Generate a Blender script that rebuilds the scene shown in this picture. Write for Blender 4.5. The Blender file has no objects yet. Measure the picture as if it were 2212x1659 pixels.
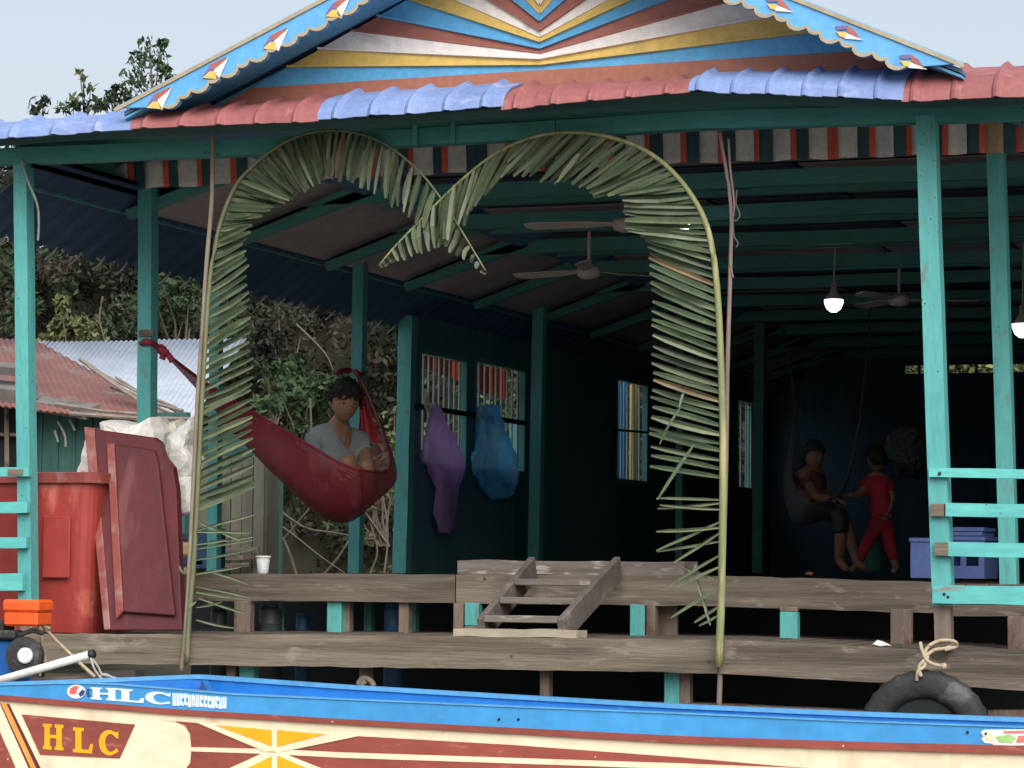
import bpy, bmesh, math, random
import numpy as np
from mathutils import Vector, Matrix, noise as mnoise
random.seed(7); np.random.seed(7)
S = bpy.context.scene
COL = S.collection
# ---------------------------------------------------------------- camera
F = 5900.0; W, H = 2212.0, 1659.0
TH = math.atan(0.37); PIT = math.atan((1228 - H/2)/F); ROLL = 0.01
CAM = Vector((13.1*math.sin(TH), -13.1*math.cos(TH), 0.04))
FW = Vector((-math.sin(TH)*math.cos(PIT), math.cos(TH)*math.cos(PIT), math.sin(PIT))).normalized()
R0 = FW.cross(Vector((0, 0, 1))).normalized(); U0 = R0.cross(FW).normalized()
RT = (R0*math.cos(ROLL) + U0*math.sin(ROLL)).normalized(); UP = RT.cross(FW).normalized()
cd = bpy.data.cameras.new('camera'); cam = bpy.data.objects.new('camera', cd); COL.objects.link(cam)
cd.sensor_width = 36; cd.lens = 36*F/W; cd.clip_start = .1; cd.clip_end = 3000
m3 = Matrix((RT, UP, -FW)).transposed()
cam.matrix_world = Matrix.Translation(CAM) @ m3.to_4x4()
S.camera = cam
# ---------------------------------------------------------------- world, sun, exposure
wd = bpy.data.worlds.new('World'); S.world = wd; wd.use_nodes = True
nt = wd.node_tree; nt.nodes.clear()
sky = nt.nodes.new('ShaderNodeTexSky'); sky.sky_type = 'NISHITA'; sky.sun_disc = False
sky.sun_elevation = math.radians(58); sky.sun_rotation = math.radians(150); sky.dust_density = 4; sky.air_density = 1.2
b1 = nt.nodes.new('ShaderNodeBackground'); b1.inputs[1].default_value = .05
b2 = nt.nodes.new('ShaderNodeBackground'); b2.inputs[0].default_value = (.525, .55, .595, 1); b2.inputs[1].default_value = .59
ad = nt.nodes.new('ShaderNodeAddShader'); wo = nt.nodes.new('ShaderNodeOutputWorld')
nt.links.new(sky.outputs[0], b1.inputs[0]); nt.links.new(b1.outputs[0], ad.inputs[0])
nt.links.new(b2.outputs[0], ad.inputs[1]); nt.links.new(ad.outputs[0], wo.inputs[0])
sd = bpy.data.lights.new('sun', 'SUN'); sun = bpy.data.objects.new('sun', sd); COL.objects.link(sun)
sd.energy = 2.6; sd.angle = math.radians(55); sd.color = (1, .965, .92)
SUNDIR = Vector((.40, -.66, .60))      # towards the sun: high, behind the camera, to the right
sun.rotation_euler = SUNDIR.to_track_quat('Z', 'Y').to_euler()
sky.sun_elevation = math.asin(SUNDIR.normalized().z); sky.sun_rotation = math.atan2(SUNDIR.x, SUNDIR.y)
S.view_settings.view_transform = 'Standard'; S.view_settings.look = 'None'
S.view_settings.exposure = 0.55; S.view_settings.gamma = 1; S.view_settings.use_curve_mapping = False

# ---------------------------------------------------------------- sight helpers: where a line of sight meets a real plane of the house
def ray(u, v): return FW*F + RT*(u - W/2) + UP*(H/2 - v)
def P(u, v, Y=0.0):
    d = ray(u, v); return CAM + d*((Y - CAM.y)/d.y)
def PX(u, v, X):
    d = ray(u, v); return CAM + d*((X - CAM.x)/d.x)
def PZ(u, v, Z):
    d = ray(u, v); return CAM + d*((Z - CAM.z)/d.z)
def uv(p):
    d = Vector(p) - CAM; z = d.dot(FW); return (W/2 + F*d.dot(RT)/z, H/2 - F*d.dot(UP)/z)
def interp(tab, x):
    if x <= tab[0][0]: i = 0
    elif x >= tab[-1][0]: i = len(tab) - 2
    else: i = next(k for k in range(len(tab)-1) if tab[k+1][0] >= x)
    a, b = tab[i], tab[i+1]; t = (x-a[0])/(b[0]-a[0])
    return a[1] + (b[1]-a[1])*t

# ---------------------------------------------------------------- materials
def _n(nt, t, **k):
    n = nt.nodes.new(t)
    for a, b in k.items(): setattr(n, a, b)
    return n
MATS = {}
def mat(name, c1, c2=None, rough=.6, scale=4., st=(1, 1, 1), bump=.15, wear=None, wamt=.3, wscale=3., wst=(1, 1, 1),
        spots=None, sscale=8., samt=.03, spec=.4, metal=0., emit=None, trans=0., alpha=1., island=0., bdist=.01):
    if name in MATS: return MATS[name]
    m = bpy.data.materials.new(name); m.use_nodes = True; MATS[name] = m
    nt = m.node_tree; nt.nodes.clear(); L = nt.links.new
    out = _n(nt, 'ShaderNodeOutputMaterial'); bs = _n(nt, 'ShaderNodeBsdfPrincipled')
    tc = _n(nt, 'ShaderNodeTexCoord'); gm = _n(nt, 'ShaderNodeNewGeometry')
    oi = _n(nt, 'ShaderNodeObjectInfo')
    off = _n(nt, 'ShaderNodeVectorMath', operation='MULTIPLY_ADD')
    cmb = _n(nt, 'ShaderNodeCombineXYZ')
    for i in range(3): L(oi.outputs['Random'], cmb.inputs[i])
    L(cmb.outputs[0], off.inputs[0]); off.inputs[1].default_value = (37, 19, 53); L(tc.outputs['Object'], off.inputs[2])
    def noise(sc, stx, det=6, dist=0.):
        mp = _n(nt, 'ShaderNodeMapping'); mp.inputs['Scale'].default_value = tuple(sc*s for s in stx)
        L(off.outputs[0], mp.inputs[0])
        n = _n(nt, 'ShaderNodeTexNoise'); n.inputs['Scale'].default_value = 1; n.inputs['Detail'].default_value = det
        n.inputs['Roughness'].default_value = .62; n.inputs['Distortion'].default_value = dist
        L(mp.outputs[0], n.inputs[0]); return n
    c2 = c2 or tuple(x*.8 for x in c1)
    n1 = noise(scale, st); cr = _n(nt, 'ShaderNodeValToRGB')
    cr.color_ramp.elements[0].position = .35; cr.color_ramp.elements[1].position = .65
    cr.color_ramp.elements[0].color = (*c2, 1); cr.color_ramp.elements[1].color = (*c1, 1)
    L(n1.outputs[0], cr.inputs[0]); colr = cr.outputs[0]
    # fine mottling everywhere
    nf = noise(scale*9, st, 4); mr = _n(nt, 'ShaderNodeMapRange'); mr.inputs[1].default_value = .3; mr.inputs[2].default_value = .7
    mr.inputs[3].default_value = .86; mr.inputs[4].default_value = 1.1
    L(nf.outputs[0], mr.inputs[0]); vm = _n(nt, 'ShaderNodeVectorMath', operation='SCALE'); L(colr, vm.inputs[0]); L(mr.outputs[0], vm.inputs['Scale']); colr = vm.outputs[0]
    if island:
        mi = _n(nt, 'ShaderNodeMapRange'); mi.inputs[3].default_value = 1-island; mi.inputs[4].default_value = 1+island
        L(gm.outputs['Random Per Island'], mi.inputs[0]); v2 = _n(nt, 'ShaderNodeVectorMath', operation='SCALE')
        L(colr, v2.inputs[0]); L(mi.outputs[0], v2.inputs['Scale']); colr = v2.outputs[0]
    def overlay(colr, c, n, amt):
        r = _n(nt, 'ShaderNodeValToRGB'); r.color_ramp.elements[0].position = 1-amt-.28; r.color_ramp.elements[1].position = 1-amt-.16
        L(n.outputs[0], r.inputs[0]); mx = _n(nt, 'ShaderNodeMix', data_type='RGBA')
        L(r.outputs[0], mx.inputs[0]); L(colr, mx.inputs[6]); mx.inputs[7].default_value = (*c, 1); return mx.outputs[2]
    if wear: colr = overlay(colr, wear, noise(wscale, wst, 8, .4), wamt)
    if spots:
        mp = _n(nt, 'ShaderNodeMapping'); mp.inputs['Scale'].default_value = (sscale,)*3; L(off.outputs[0], mp.inputs[0])
        vo = _n(nt, 'ShaderNodeTexVoronoi'); vo.inputs['Scale'].default_value = 1; L(mp.outputs[0], vo.inputs[0])
        r = _n(nt, 'ShaderNodeMapRange'); r.inputs[1].default_value = samt; r.inputs[2].default_value = samt*1.8
        r.inputs[3].default_value = 1; r.inputs[4].default_value = 0
        L(vo.outputs['Distance'], r.inputs[0]); mx = _n(nt, 'ShaderNodeMix', data_type='RGBA')
        L(r.outputs[0], mx.inputs[0]); L(colr, mx.inputs[6]); mx.inputs[7].default_value = (*spots, 1); colr = mx.outputs[2]
    L(colr, bs.inputs['Base Color'])
    bs.inputs['Roughness'].default_value = rough; bs.inputs['Metallic'].default_value = metal
    bs.inputs['Specular IOR Level'].default_value = spec
    if bump:
        bp = _n(nt, 'ShaderNodeBump'); bp.inputs['Strength'].default_value = bump; bp.inputs['Distance'].default_value = bdist
        nb = noise(scale*4, st, 6); L(nb.outputs[0], bp.inputs['Height']); L(bp.outputs[0], bs.inputs['Normal'])
    if emit: bs.inputs['Emission Color'].default_value = (*emit[0], 1); bs.inputs['Emission Strength'].default_value = emit[1]
    surf = bs.outputs[0]
    if trans:
        tl = _n(nt, 'ShaderNodeBsdfTranslucent'); L(colr, tl.inputs[0]); mt_ = _n(nt, 'ShaderNodeMixShader'); mt_.inputs[0].default_value = trans
        L(surf, mt_.inputs[1]); L(tl.outputs[0], mt_.inputs[2]); surf = mt_.outputs[0]
    if alpha < 1:
        tr = _n(nt, 'ShaderNodeBsdfTransparent'); ms = _n(nt, 'ShaderNodeMixShader'); ms.inputs[0].default_value = alpha
        L(tr.outputs[0], ms.inputs[1]); L(surf, ms.inputs[2]); L(ms.outputs[0], out.inputs[0])
    else: L(surf, out.inputs[0])
    m['bsdf'] = 1
    return m
TEAL = (.10, .40, .385); TEAL2 = (.075, .31, .315)
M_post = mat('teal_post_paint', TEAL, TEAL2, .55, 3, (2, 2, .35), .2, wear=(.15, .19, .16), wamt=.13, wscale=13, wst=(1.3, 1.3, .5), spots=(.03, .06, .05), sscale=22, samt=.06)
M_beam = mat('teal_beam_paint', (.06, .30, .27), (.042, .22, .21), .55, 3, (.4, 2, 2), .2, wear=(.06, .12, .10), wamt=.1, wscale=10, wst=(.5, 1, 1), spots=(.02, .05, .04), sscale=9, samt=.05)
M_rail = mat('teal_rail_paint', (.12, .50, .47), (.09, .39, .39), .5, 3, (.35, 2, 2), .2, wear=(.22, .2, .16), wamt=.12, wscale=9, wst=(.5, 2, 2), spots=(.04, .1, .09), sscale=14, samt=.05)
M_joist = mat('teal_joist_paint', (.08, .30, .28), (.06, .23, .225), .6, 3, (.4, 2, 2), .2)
M_darkwall = mat('dark_green_boarding', (.075, .20, .24), (.055, .16, .20), .7, 2, (1, 1, .2), .2)
M_wood = mat('grey_weathered_timber', (.22, .185, .14), (.10, .082, .062), .85, 2.2, (.5, 6, 9), .5, wear=(.29, .25, .20), wamt=.14, wscale=6, wst=(.5, 2, 2), spots=(.05, .03, .025), sscale=7, samt=.05)
M_wood2 = mat('brown_stained_timber', (.17, .14, .11), (.072, .058, .047), .85, 2.5, (.5, 6, 9), .5, wear=(.25, .215, .18), wamt=.14, wscale=7, wst=(.7, 2, 2), spots=(.06, .03, .025), sscale=6, samt=.05)
M_stub = mat('brown_timber_stub', (.21, .16, .13), (.12, .09, .075), .85, 3, (6, 6, .7), .5, wear=(.10, .05, .04), wamt=.18, wscale=6)
M_black = mat('black_rubber', (.035, .036, .038), (.02, .02, .022), .7, 9, (1, 1, 1), .5, wear=(.10, .10, .10), wamt=.16, wscale=9)

# ---------------------------------------------------------------- mesh builder
class MB:
    def __init__(s): s.v = []; s.f = []; s.mi = []; s.cur = 0
    def add(s, vs, fs):
        o = len(s.v); s.v += [Vector(v) for v in vs]; s.f += [tuple(o+i for i in f) for f in fs]; s.mi += [s.cur]*len(fs); return s
    def box(s, a, b):
        x0, y0, z0 = [min(a[i], b[i]) for i in range(3)]; x1, y1, z1 = [max(a[i], b[i]) for i in range(3)]
        return s.add([(x0,y0,z0),(x1,y0,z0),(x1,y1,z0),(x0,y1,z0),(x0,y0,z1),(x1,y0,z1),(x1,y1,z1),(x0,y1,z1)],
                     [(0,3,2,1),(4,5,6,7),(0,1,5,4),(1,2,6,5),(2,3,7,6),(3,0,4,7)])
    def bar(s, p, q, w, h, side=Vector((0, 1, 0))):
        """box from p to q; w along side, h across"""
        p, q = Vector(p), Vector(q); t = (q-p).normalized(); side = (side - t*side.dot(t)).normalized(); n = t.cross(side)
        vs = []
        for c in (p, q):
            for i, j in ((-1,-1),(1,-1),(1,1),(-1,1)): vs.append(c + side*(w/2*i) + n*(h/2*j))
        return s.add(vs, [(0,1,2,3),(7,6,5,4),(0,4,5,1),(1,5,6,2),(2,6,7,3),(3,7,4,0)])
    def poly(s, pts, w, h, jit=0):
        """rectangular section swept along points, w along Y, h along Z, tops ragged by jit"""
        vs = []; n = len(pts)
        for p in pts:
            p = Vector(p); a = h/2 + random.uniform(-jit, jit); b = h/2 + random.uniform(-jit, jit)
            vs += [p+Vector((0,-w/2,-b)), p+Vector((0,w/2,-b)), p+Vector((0,w/2,a)), p+Vector((0,-w/2,a))]
        fs = [(0,1,2,3)] + [tuple(4*(n-1)+k for k in (3,2,1,0))]
        for i in range(n-1):
            for k in range(4): fs.append((4*i+k, 4*i+4+k, 4*i+4+(k+1)%4, 4*i+(k+1)%4))
        return s.add(vs, fs)
    def tube(s, pts, r, seg=8, cap=True):
        pts = [Vector(p) for p in pts]; n = len(pts); rr = r if hasattr(r, '__len__') else [r]*n
        vs = []; ref = Vector((0, 0, 1))
        for i, p in enumerate(pts):
            t = (pts[min(i+1, n-1)] - pts[max(i-1, 0)]).normalized()
            a = t.cross(ref)
            if a.length < .15: a = t.cross(Vector((0, 1, 0)))
            a.normalize(); b = a.cross(t)
            for k in range(seg):
                th = 2*math.pi*k/seg; vs.append(p + (a*math.cos(th) + b*math.sin(th))*rr[i])
        fs = [(i*seg+k, i*seg+(k+1)%seg, (i+1)*seg+(k+1)%seg, (i+1)*seg+k) for i in range(n-1) for k in range(seg)]
        if cap: fs += [tuple(range(seg-1, -1, -1)), tuple((n-1)*seg+k for k in range(seg))]
        return s.add(vs, fs)
    def grid(s, fn, nu, nv):
        vs = [fn(i/nu, j/nv) for i in range(nu+1) for j in range(nv+1)]
        return s.add(vs, [(i*(nv+1)+j, (i+1)*(nv+1)+j, (i+1)*(nv+1)+j+1, i*(nv+1)+j+1) for i in range(nu) for j in range(nv)])
    def prism(s, pts, off):
        """flat outline (world points) pushed by off"""
        n = len(pts); pts = [Vector(p) for p in pts]; off = Vector(off)
        return s.add(pts + [p+off for p in pts], [tuple(range(n)), tuple(range(2*n-1, n-1, -1))] + [(i, i+n, (i+1) % n+n, (i+1) % n) for i in range(n)])
    def lathe(s, c, prof, seg=20, axis=Vector((0, 0, 1))):
        c = Vector(c); axis = Vector(axis).normalized(); a = axis.orthogonal().normalized(); b = axis.cross(a); vs = []
        for r, z in prof:
            for k in range(seg):
                th = 2*math.pi*k/seg; vs.append(c + axis*z + (a*math.cos(th)+b*math.sin(th))*r)
        n = len(prof)
        fs = [(i*seg+k, i*seg+(k+1)%seg, (i+1)*seg+(k+1)%seg, (i+1)*seg+k) for i in range(n-1) for k in range(seg)]
        fs += [tuple(range(seg-1, -1, -1)), tuple((n-1)*seg+k for k in range(seg))]
        return s.add(vs, fs)
    def build(s, name, mats, parent=None, origin=None, smooth=False, bevel=0, solid=0, fix=True):
        if parent is not None: o = Vector(parent['_o'])
        else: o = Vector(origin) if origin is not None else (sum(s.v, Vector())/len(s.v))
        org = Vector(origin) if (origin is not None) else (o if parent is None else sum(s.v, Vector())/max(1, len(s.v)))
        me = bpy.data.meshes.new(name); me.from_pydata([tuple(v-org) for v in s.v], [], s.f); me.update()
        if not isinstance(mats, (list, tuple)): mats = [mats]
        for m in mats: me.materials.append(m)
        if len(mats) > 1: me.polygons.foreach_set('material_index', s.mi)
        if fix or bevel:
            bm = bmesh.new(); bm.from_mesh(me)
            if fix: bmesh.ops.recalc_face_normals(bm, faces=bm.faces)
            if bevel: bmesh.ops.bevel(bm, geom=[e for e in bm.edges if len(e.link_faces) == 2 and e.calc_face_angle(0) > .5], offset=bevel, segments=1, affect='EDGES', clamp_overlap=True)
            bm.to_mesh(me); bm.free()
        if smooth: me.polygons.foreach_set('use_smooth', [True]*len(me.polygons))
        ob = bpy.data.objects.new(name, me); COL.objects.link(ob)
        if solid:
            md = ob.modifiers.new('thick', 'SOLIDIFY'); md.thickness = solid; md.offset = 0
        if parent is not None: ob.parent = parent; ob.location = org - o
        else: ob.location = org
        ob['_o'] = tuple(org); return ob
def tag(o, label=None, cat=None, group=None, kind=None):
    if label: o['label'] = label
    if cat: o['category'] = cat
    if group: o['group'] = group
    if kind: o['kind'] = kind
    return o
def thing(name, label, cat, loc, group=None):
    o = bpy.data.objects.new(name, None); COL.objects.link(o); o.location = loc; o['_o'] = tuple(loc); o.empty_display_size = .1
    return tag(o, label, cat, group)
def smooth_path(pts, n):
    """Catmull-Rom through points (Vectors or tuples), n samples"""
    pts = [Vector(p) for p in pts]; out = []; m = len(pts)-1
    for i in range(n+1):
        t = i/n*m; k = min(int(t), m-1); t -= k
        p0, p1, p2, p3 = pts[max(k-1,0)], pts[k], pts[k+1], pts[min(k+2,m)]
        out.append(.5*((2*p1)+(p2-p0)*t+(2*p0-5*p1+4*p2-p3)*t*t+(3*p1-p0-3*p2+p3)*t**3))
    return out
def apath(tab, Y, n):
    """smooth path of (u,v[,Y]) sight points"""
    return smooth_path([P(t[0], t[1], t[2] if len(t) > 2 else Y) for t in tab], n)
# ================================================================ SETTING
XL = P(58, 1240, 0).x; XE = XL - .45; XW = XL - .35; XR = P(2212, 1240, 12).x + 2.5
WATER = -1.0
M_water = mat('murky_river_water', (.20, .165, .12), (.17, .14, .10), .12, 1.2, (1, 1, 1), .5, spec=.5, bdist=.05)
w = MB().add([(-400,-60,WATER),(400,-60,WATER),(400,900,WATER),(-400,900,WATER)], [(0,1,2,3)]).build('water', M_water, origin=(0,0,WATER)); w['kind'] = 'structure'
M_soil = mat('dark_bank_soil', (.06, .05, .035), (.03, .035, .02), .95, .6, (1, 1, 1), .6)
def bank(s, t):
    x = -70 + 140*s; y = 27 + t*70; z = -1.3 + 8.0*(1-math.exp(-max(0, t*70-.8)/2.0)) + .35*mnoise.noise(Vector((x*.2, y*.2, 0)))
    return Vector((x, y, z))
g = MB().grid(bank, 60, 40).build('river_bank', M_soil, origin=(0, 27, -1), smooth=True); g['kind'] = 'structure'
# far ground behind the bank so that the land reaches the horizon
fg = MB().add([(-900,96,4.6),(900,96,4.6),(900,1500,4.6),(-900,1500,4.6)], [(0,1,2,3)]).build('ground', M_soil, origin=(0,96,4.6)); fg['kind'] = 'structure'

# ---------------------------------------------------------------- foliage
def leaf_mat(name, c1, c2):
    m = mat(name, c1, c2, .75, .7, (1, 1, 1), 0, island=.45, spec=.12)
    return m
M_leafdark = leaf_mat('dark_bank_foliage', (.042, .052, .034), (.020, .026, .021))
M_leafbrown = leaf_mat('dry_brown_foliage', (.075, .064, .052), (.038, .035, .030))
M_leafgreen = leaf_mat('fresh_green_foliage', (.06, .092, .046), (.034, .058, .030))
M_leafyell = leaf_mat('yellowish_green_foliage', (.14, .155, .065), (.08, .095, .045))
M_bark = mat('pale_bark', (.17, .14, .11), (.10, .085, .07), .9, 5, (3, 3, .5), .5)
def leaves(name, pts, size, material, parent=None, origin=None, up=.3, aspect=.42):
    """pointed two-triangle leaves at pts (N,3)"""
    n = len(pts); pts = np.asarray(pts, float)
    a = np.random.normal(size=(n, 3)); a[:, 2] -= up; a /= np.linalg.norm(a, axis=1)[:, None]
    b = np.cross(a, np.random.normal(size=(n, 3))); b /= np.linalg.norm(b, axis=1)[:, None]
    c = np.cross(a, b)
    L = (size*np.random.uniform(.6, 1.35, n))[:, None]; w = L*aspect
    v = np.stack([pts - a*L/2, pts + b*w/2 + c*L*.08, pts + a*L/2, pts - b*w/2 + c*L*.08], 1).reshape(-1, 3)
    org = np.array(parent['_o'] if parent is not None else (origin if origin is not None else pts.mean(0)))
    me = bpy.data.meshes.new(name); me.vertices.add(4*n); me.loops.add(4*n); me.polygons.add(n)
    me.vertices.foreach_set('co', (v-org).ravel()); me.loops.foreach_set('vertex_index', np.arange(4*n))
    me.polygons.foreach_set('loop_start', np.arange(n)*4); me.polygons.foreach_set('loop_total', np.full(n, 4)); me.update(); me.validate()
    me.materials.append(material); o = bpy.data.objects.new(name, me); COL.objects.link(o)
    if parent is not None: o.parent = parent
    else: o.location = org
    o['_o'] = tuple(org); return o
def clumps(centres, n, r):
    out = []
    for c in centres:
        rr = r*random.uniform(.6, 1.4); k = int(n*random.uniform(.6, 1.3))
        d = np.random.normal(size=(k, 3)); d /= np.linalg.norm(d, axis=1)[:, None]
        out.append(np.array(c) + d*(rr*np.random.uniform(.35, 1, k)**.6)[:, None]*np.array([1, .8, .7]))
    return np.concatenate(out)
def bank_centres(u0, u1, v0, v1, n, Y0, Y1, gap=0):
    cs = []
    while len(cs) < n:
        u, v, Y = random.uniform(u0, u1), random.uniform(v0, v1), random.uniform(Y0, Y1)
        if gap and mnoise.noise(Vector((u*.012, v*.012, 3.1))) < gap: continue
        cs.append(P(u, v, Y))
    return cs
# mass of growth on the bank, seen below the left eave and through the side windows
pts = clumps(bank_centres(-250, 1900, 330, 1260, 1900, 27.6, 31), 55, .42)
tag(leaves('bank_undergrowth', pts, .15, M_leafdark), 'dark tangled undergrowth covering the river bank behind the houses', 'undergrowth', kind='stuff')
pts = clumps(bank_centres(-250, 1900, 320, 1260, 420, 26.3, 28, .08), 55, .36)
tag(leaves('dry_creeper', pts, .13, M_leafbrown), 'dry brownish creeper hanging over the bank growth', 'creeper', kind='stuff')
pts = clumps(bank_centres(-250, 1250, 380, 1240, 190, 26, 27.3, .18), 50, .30)
tag(leaves('leafy_creeper', pts, .13, M_leafgreen), 'brighter green creeper patches on the bank growth', 'creeper', kind='stuff')
# bushes one can tell apart
def bush(label, u, v, rx, rz, Y, m, n=26, leaf=.13, per=60):
    c = P(u, v, Y); t = thing('bush', label, 'bush', (c.x, c.y, c.z-rz))
    cs = [c + Vector((random.gauss(0, rx*.45), random.gauss(0, .35), random.gauss(0, rz*.45))) for _ in range(n)]
    leaves('foliage', clumps(cs, per, .2), leaf, m, t)
    b = MB()
    for k in cs[::3]:
        a = Vector((c.x+random.uniform(-.2, .2), c.y+.1, c.z-rz-.4)); b.tube([a, (a+k)/2+Vector((random.uniform(-.1, .1), 0, 0)), k], [.02, .014, .006], 5)
    b.build('stem', M_bark, t)
bush('yellow green leafy bush just above the corrugated metal roof', 160, 770, .6, .75, 24, M_leafyell, 30)
bush('green leafy bush between the second and third teal porch posts', 385, 640, .35, .5, 24.5, M_leafgreen, 16)
bush('fresh green bush behind the left shoulder of the man in the hammock', 640, 865, .5, .5, 23, M_leafgreen, 34)
bush('leafy bush hanging down behind the red hammock', 815, 1010, .45, .7, 23, M_leafyell, 30, .12, 45)
bush('green bush seen through the barred window behind the bags', 1080, 900, .6, .7, 24, M_leafgreen, 30)
bush('pale green bush seen low through the barred window behind the purple bag', 930, 985, .4, .4, 24, M_leafyell, 20)
bush('dark bush standing beside the pale corrugated roof', 590, 740, .4, .8, 24, M_leafdark, 26)
# slim stems on the bank
for i, tab in enumerate([[(222,640),(215,690),(226,740),(222,800)],[(560,1240),(600,1180),(650,1120),(700,1060)],[(700,1240),(740,1190),(770,1130),(790,1060)],[(585,1120),(640,1160),(690,1200),(745,1238)],
                         [(640,1240),(620,1180),(590,1130),(575,1090)],[(670,860),(672,930),(668,1000)],[(800,1238),(815,1190),(800,1130)],[(600,1100),(660,1140),(720,1150),(800,1165)],[(640,700),(700,760),(720,800)],[(830,1238),(838,1150),(825,1060)]]):
    o = MB().tube(apath(tab, 22.5-.08*i, 10), [.019-.0012*k for k in range(11)], 5).build('bare_branch', mat('dull_twig_bark', (.12,.10,.08), (.07,.058,.045), .9, 5, (3,3,.5), .5))
    tag(o, ['thin pale stem rising above the corrugated roof'] [0] if i == 0 else 'bare dry branch of the tangle behind the hammock', 'branch', None if i == 0 else 'bare branches tangled behind the hammock')
# young trees that rise above the tile eave at top left
def tree(label, u, v0, v1, Y, crown, leafs, leafm, n):
    base = P(u, 330, Y); base.z = 3.0
    t = thing('tree', label, 'tree', base)
    top = P(u, v1, Y); tr = smooth_path([base, (base+top)/2+Vector((.15, 0, 0)), top], 10)
    MB().tube(tr, [.035-.0028*k for k in range(11)], 6).build('trunk', M_bark, t)
    b = MB(); cs = []
    for (du, dv, r) in crown:
        c = P(du, dv, Y+random.uniform(-.5, .5)); cs.append((c, r))
        s = tr[min(range(11), key=lambda k: abs(tr[k].z-(c.z-.5)))]; b.tube([s, (s+c)/2+Vector((0, 0, -.1)), c], [.022, .015, .006], 5)
    b.build('branch', M_bark, t)
    pp = np.concatenate([clumps([c], n, r) for c, r in cs]); leaves('crown', pp, leafs, leafm, t, up=.8)
tree('tallest young tree with drooping leaves above the blue tiled eave', 325, 300, 95, 30,
     [(322,95,.17),(345,120,.2),(300,130,.25),(325,150,.28),(355,150,.2),(285,165,.2),(370,190,.16),(285,190,.18),(330,180,.25),(345,205,.12),(305,120,.16),(375,170,.12),(352,92,.08)], .14, M_leafgreen, 36)
tree('thin sapling with few pale leaves above the left eave', 180, 260, 160, 30,
     [(172,155,.1),(180,170,.09),(196,190,.1),(160,212,.12),(178,205,.06),(190,220,.1)], .15, M_leafyell, 12)
tree('low leafy sapling beside the gable board', 245, 240, 205, 30, [(240,205,.18),(262,212,.16),(230,225,.16),(250,190,.1),(280,218,.1),(300,212,.08)], .17, M_leafdark, 26)
tree('small tree tip farthest left above the blue tiles', 85, 260, 225, 30, [(80,225,.16),(92,232,.16),(75,240,.12),(98,215,.1)], .16, M_leafdark, 22)
tree('broad leafed tree top barely over the blue tiles', 150, 260, 232, 30, [(140,232,.16),(160,228,.15),(175,236,.14),(205,225,.14),(218,232,.12)], .2, M_leafgreen, 20)

# ---------------------------------------------------------------- neighbours' buildings behind on the left
M_zinc = mat('pale_corrugated_zinc', (.40, .45, .52), (.33, .37, .44), .45, 1.2, (1, 1, 1), .05, wear=(.25, .22, .20), wamt=.05, wscale=2, spec=.5)
M_rustroof = mat('rusty_red_roof', (.235, .10, .085), (.15, .07, .06), .75, 1.5, (1, 1, 1), .2, wear=(.22, .19, .17), wamt=.18, wscale=1.4, wst=(1, 1, 2))
M_greyroof = mat('grey_patched_roof', (.20, .19, .18), (.11, .10, .10), .8, 3, (1, 1, 1), .3)
M_gwall = mat('dark_green_plank_wall', (.035, .11, .095), (.02, .07, .065), .7, 2, (2, 1, .3), .2, wear=(.09, .10, .08), wamt=.08)
M_olive = mat('olive_board_wall', (.115, .11, .085), (.07, .07, .055), .8, 2, (3, 1, .4), .3)
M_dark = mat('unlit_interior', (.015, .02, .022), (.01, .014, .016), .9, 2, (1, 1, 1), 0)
def sheet_between(p00, p10, p01, p11, n, amp, name, m, parent, thick=.02):
    """corrugated sheet: s across p00->p10, t along p00->p01"""
    p00, p10, p01, p11 = map(Vector, (p00, p10, p01, p11)); nr = (p10-p00).cross(p01-p00).normalized()
    if nr.z < 0: nr = -nr
    def f(s, t): return p00*(1-s)*(1-t) + p10*s*(1-t) + p01*(1-s)*t + p11*s*t + nr*amp*math.cos(s*n*2*math.pi)
    return MB().grid(f, n*6, 2).build(name, m, parent, smooth=True, solid=thick)
hz = thing('corrugated_roof_house', 'neighbouring house with a pale corrugated metal roof behind the red roofed one', 'house', P(300, 1200, 15))
a, b = P(-300, 745, 18), P(527, 735, 18); c, d = P(-500, 930, 14.2), P(412, 908, 14.2)
# split in sheets along the ridge
for k in range(4):
    s0, s1 = k/4, (k+1)/4
    sheet_between(a.lerp(b, s0)+Vector((0,0,.012*(k%2))), a.lerp(b, s1)+Vector((.03,0,.012*(k%2))), c.lerp(d, s0)+Vector((0,0,.012*(k%2))), c.lerp(d, s1)+Vector((.03,0,.012*(k%2))), 20, .010, 'roof_sheet', M_zinc, hz)
MB().box((P(-400,1200,15).x, 15, WATER+.3), (P(395,1200,15).x, 17.6, c.z+.02)).build('wall', M_gwall, hz)
for k in range(10):
    x0 = P(-400,1200,15).x; x1 = P(395,1200,15).x; xx = x0+(x1-x0)*(k+.5)/10
    MB().box((xx-.03, 14.95, WATER+.3), (xx+.03, 14.995, c.z)).build('batten', M_gwall, hz)
hr = thing('red_roof_house', 'neighbouring green house with a rusty red roof at the left edge', 'house', P(50, 1200, 11))
pA, pB, pC, pD, pE = P(-260,722,13.5), P(78,737,13.5), P(408,918,10.6), P(100,888,10.2), P(-260,846,10.2)
def prf(s, t):   # ruled hip face from ridge to eave
    top = pA.lerp(pB, min(1, s*1.6)) if s < .625 else pB.lerp(pC, (s-.625)/.375*.98)
    bot = pE.lerp(pD, min(1, s/.55)) if s < .55 else pD.lerp(pC, (s-.55)/.45)
    return top.lerp(bot, t) + Vector((0, 0, .008*math.cos(s*90*math.pi)))
MB().grid(prf, 400, 6).build('roof', M_rustroof, hr, smooth=True, solid=.02)
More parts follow.
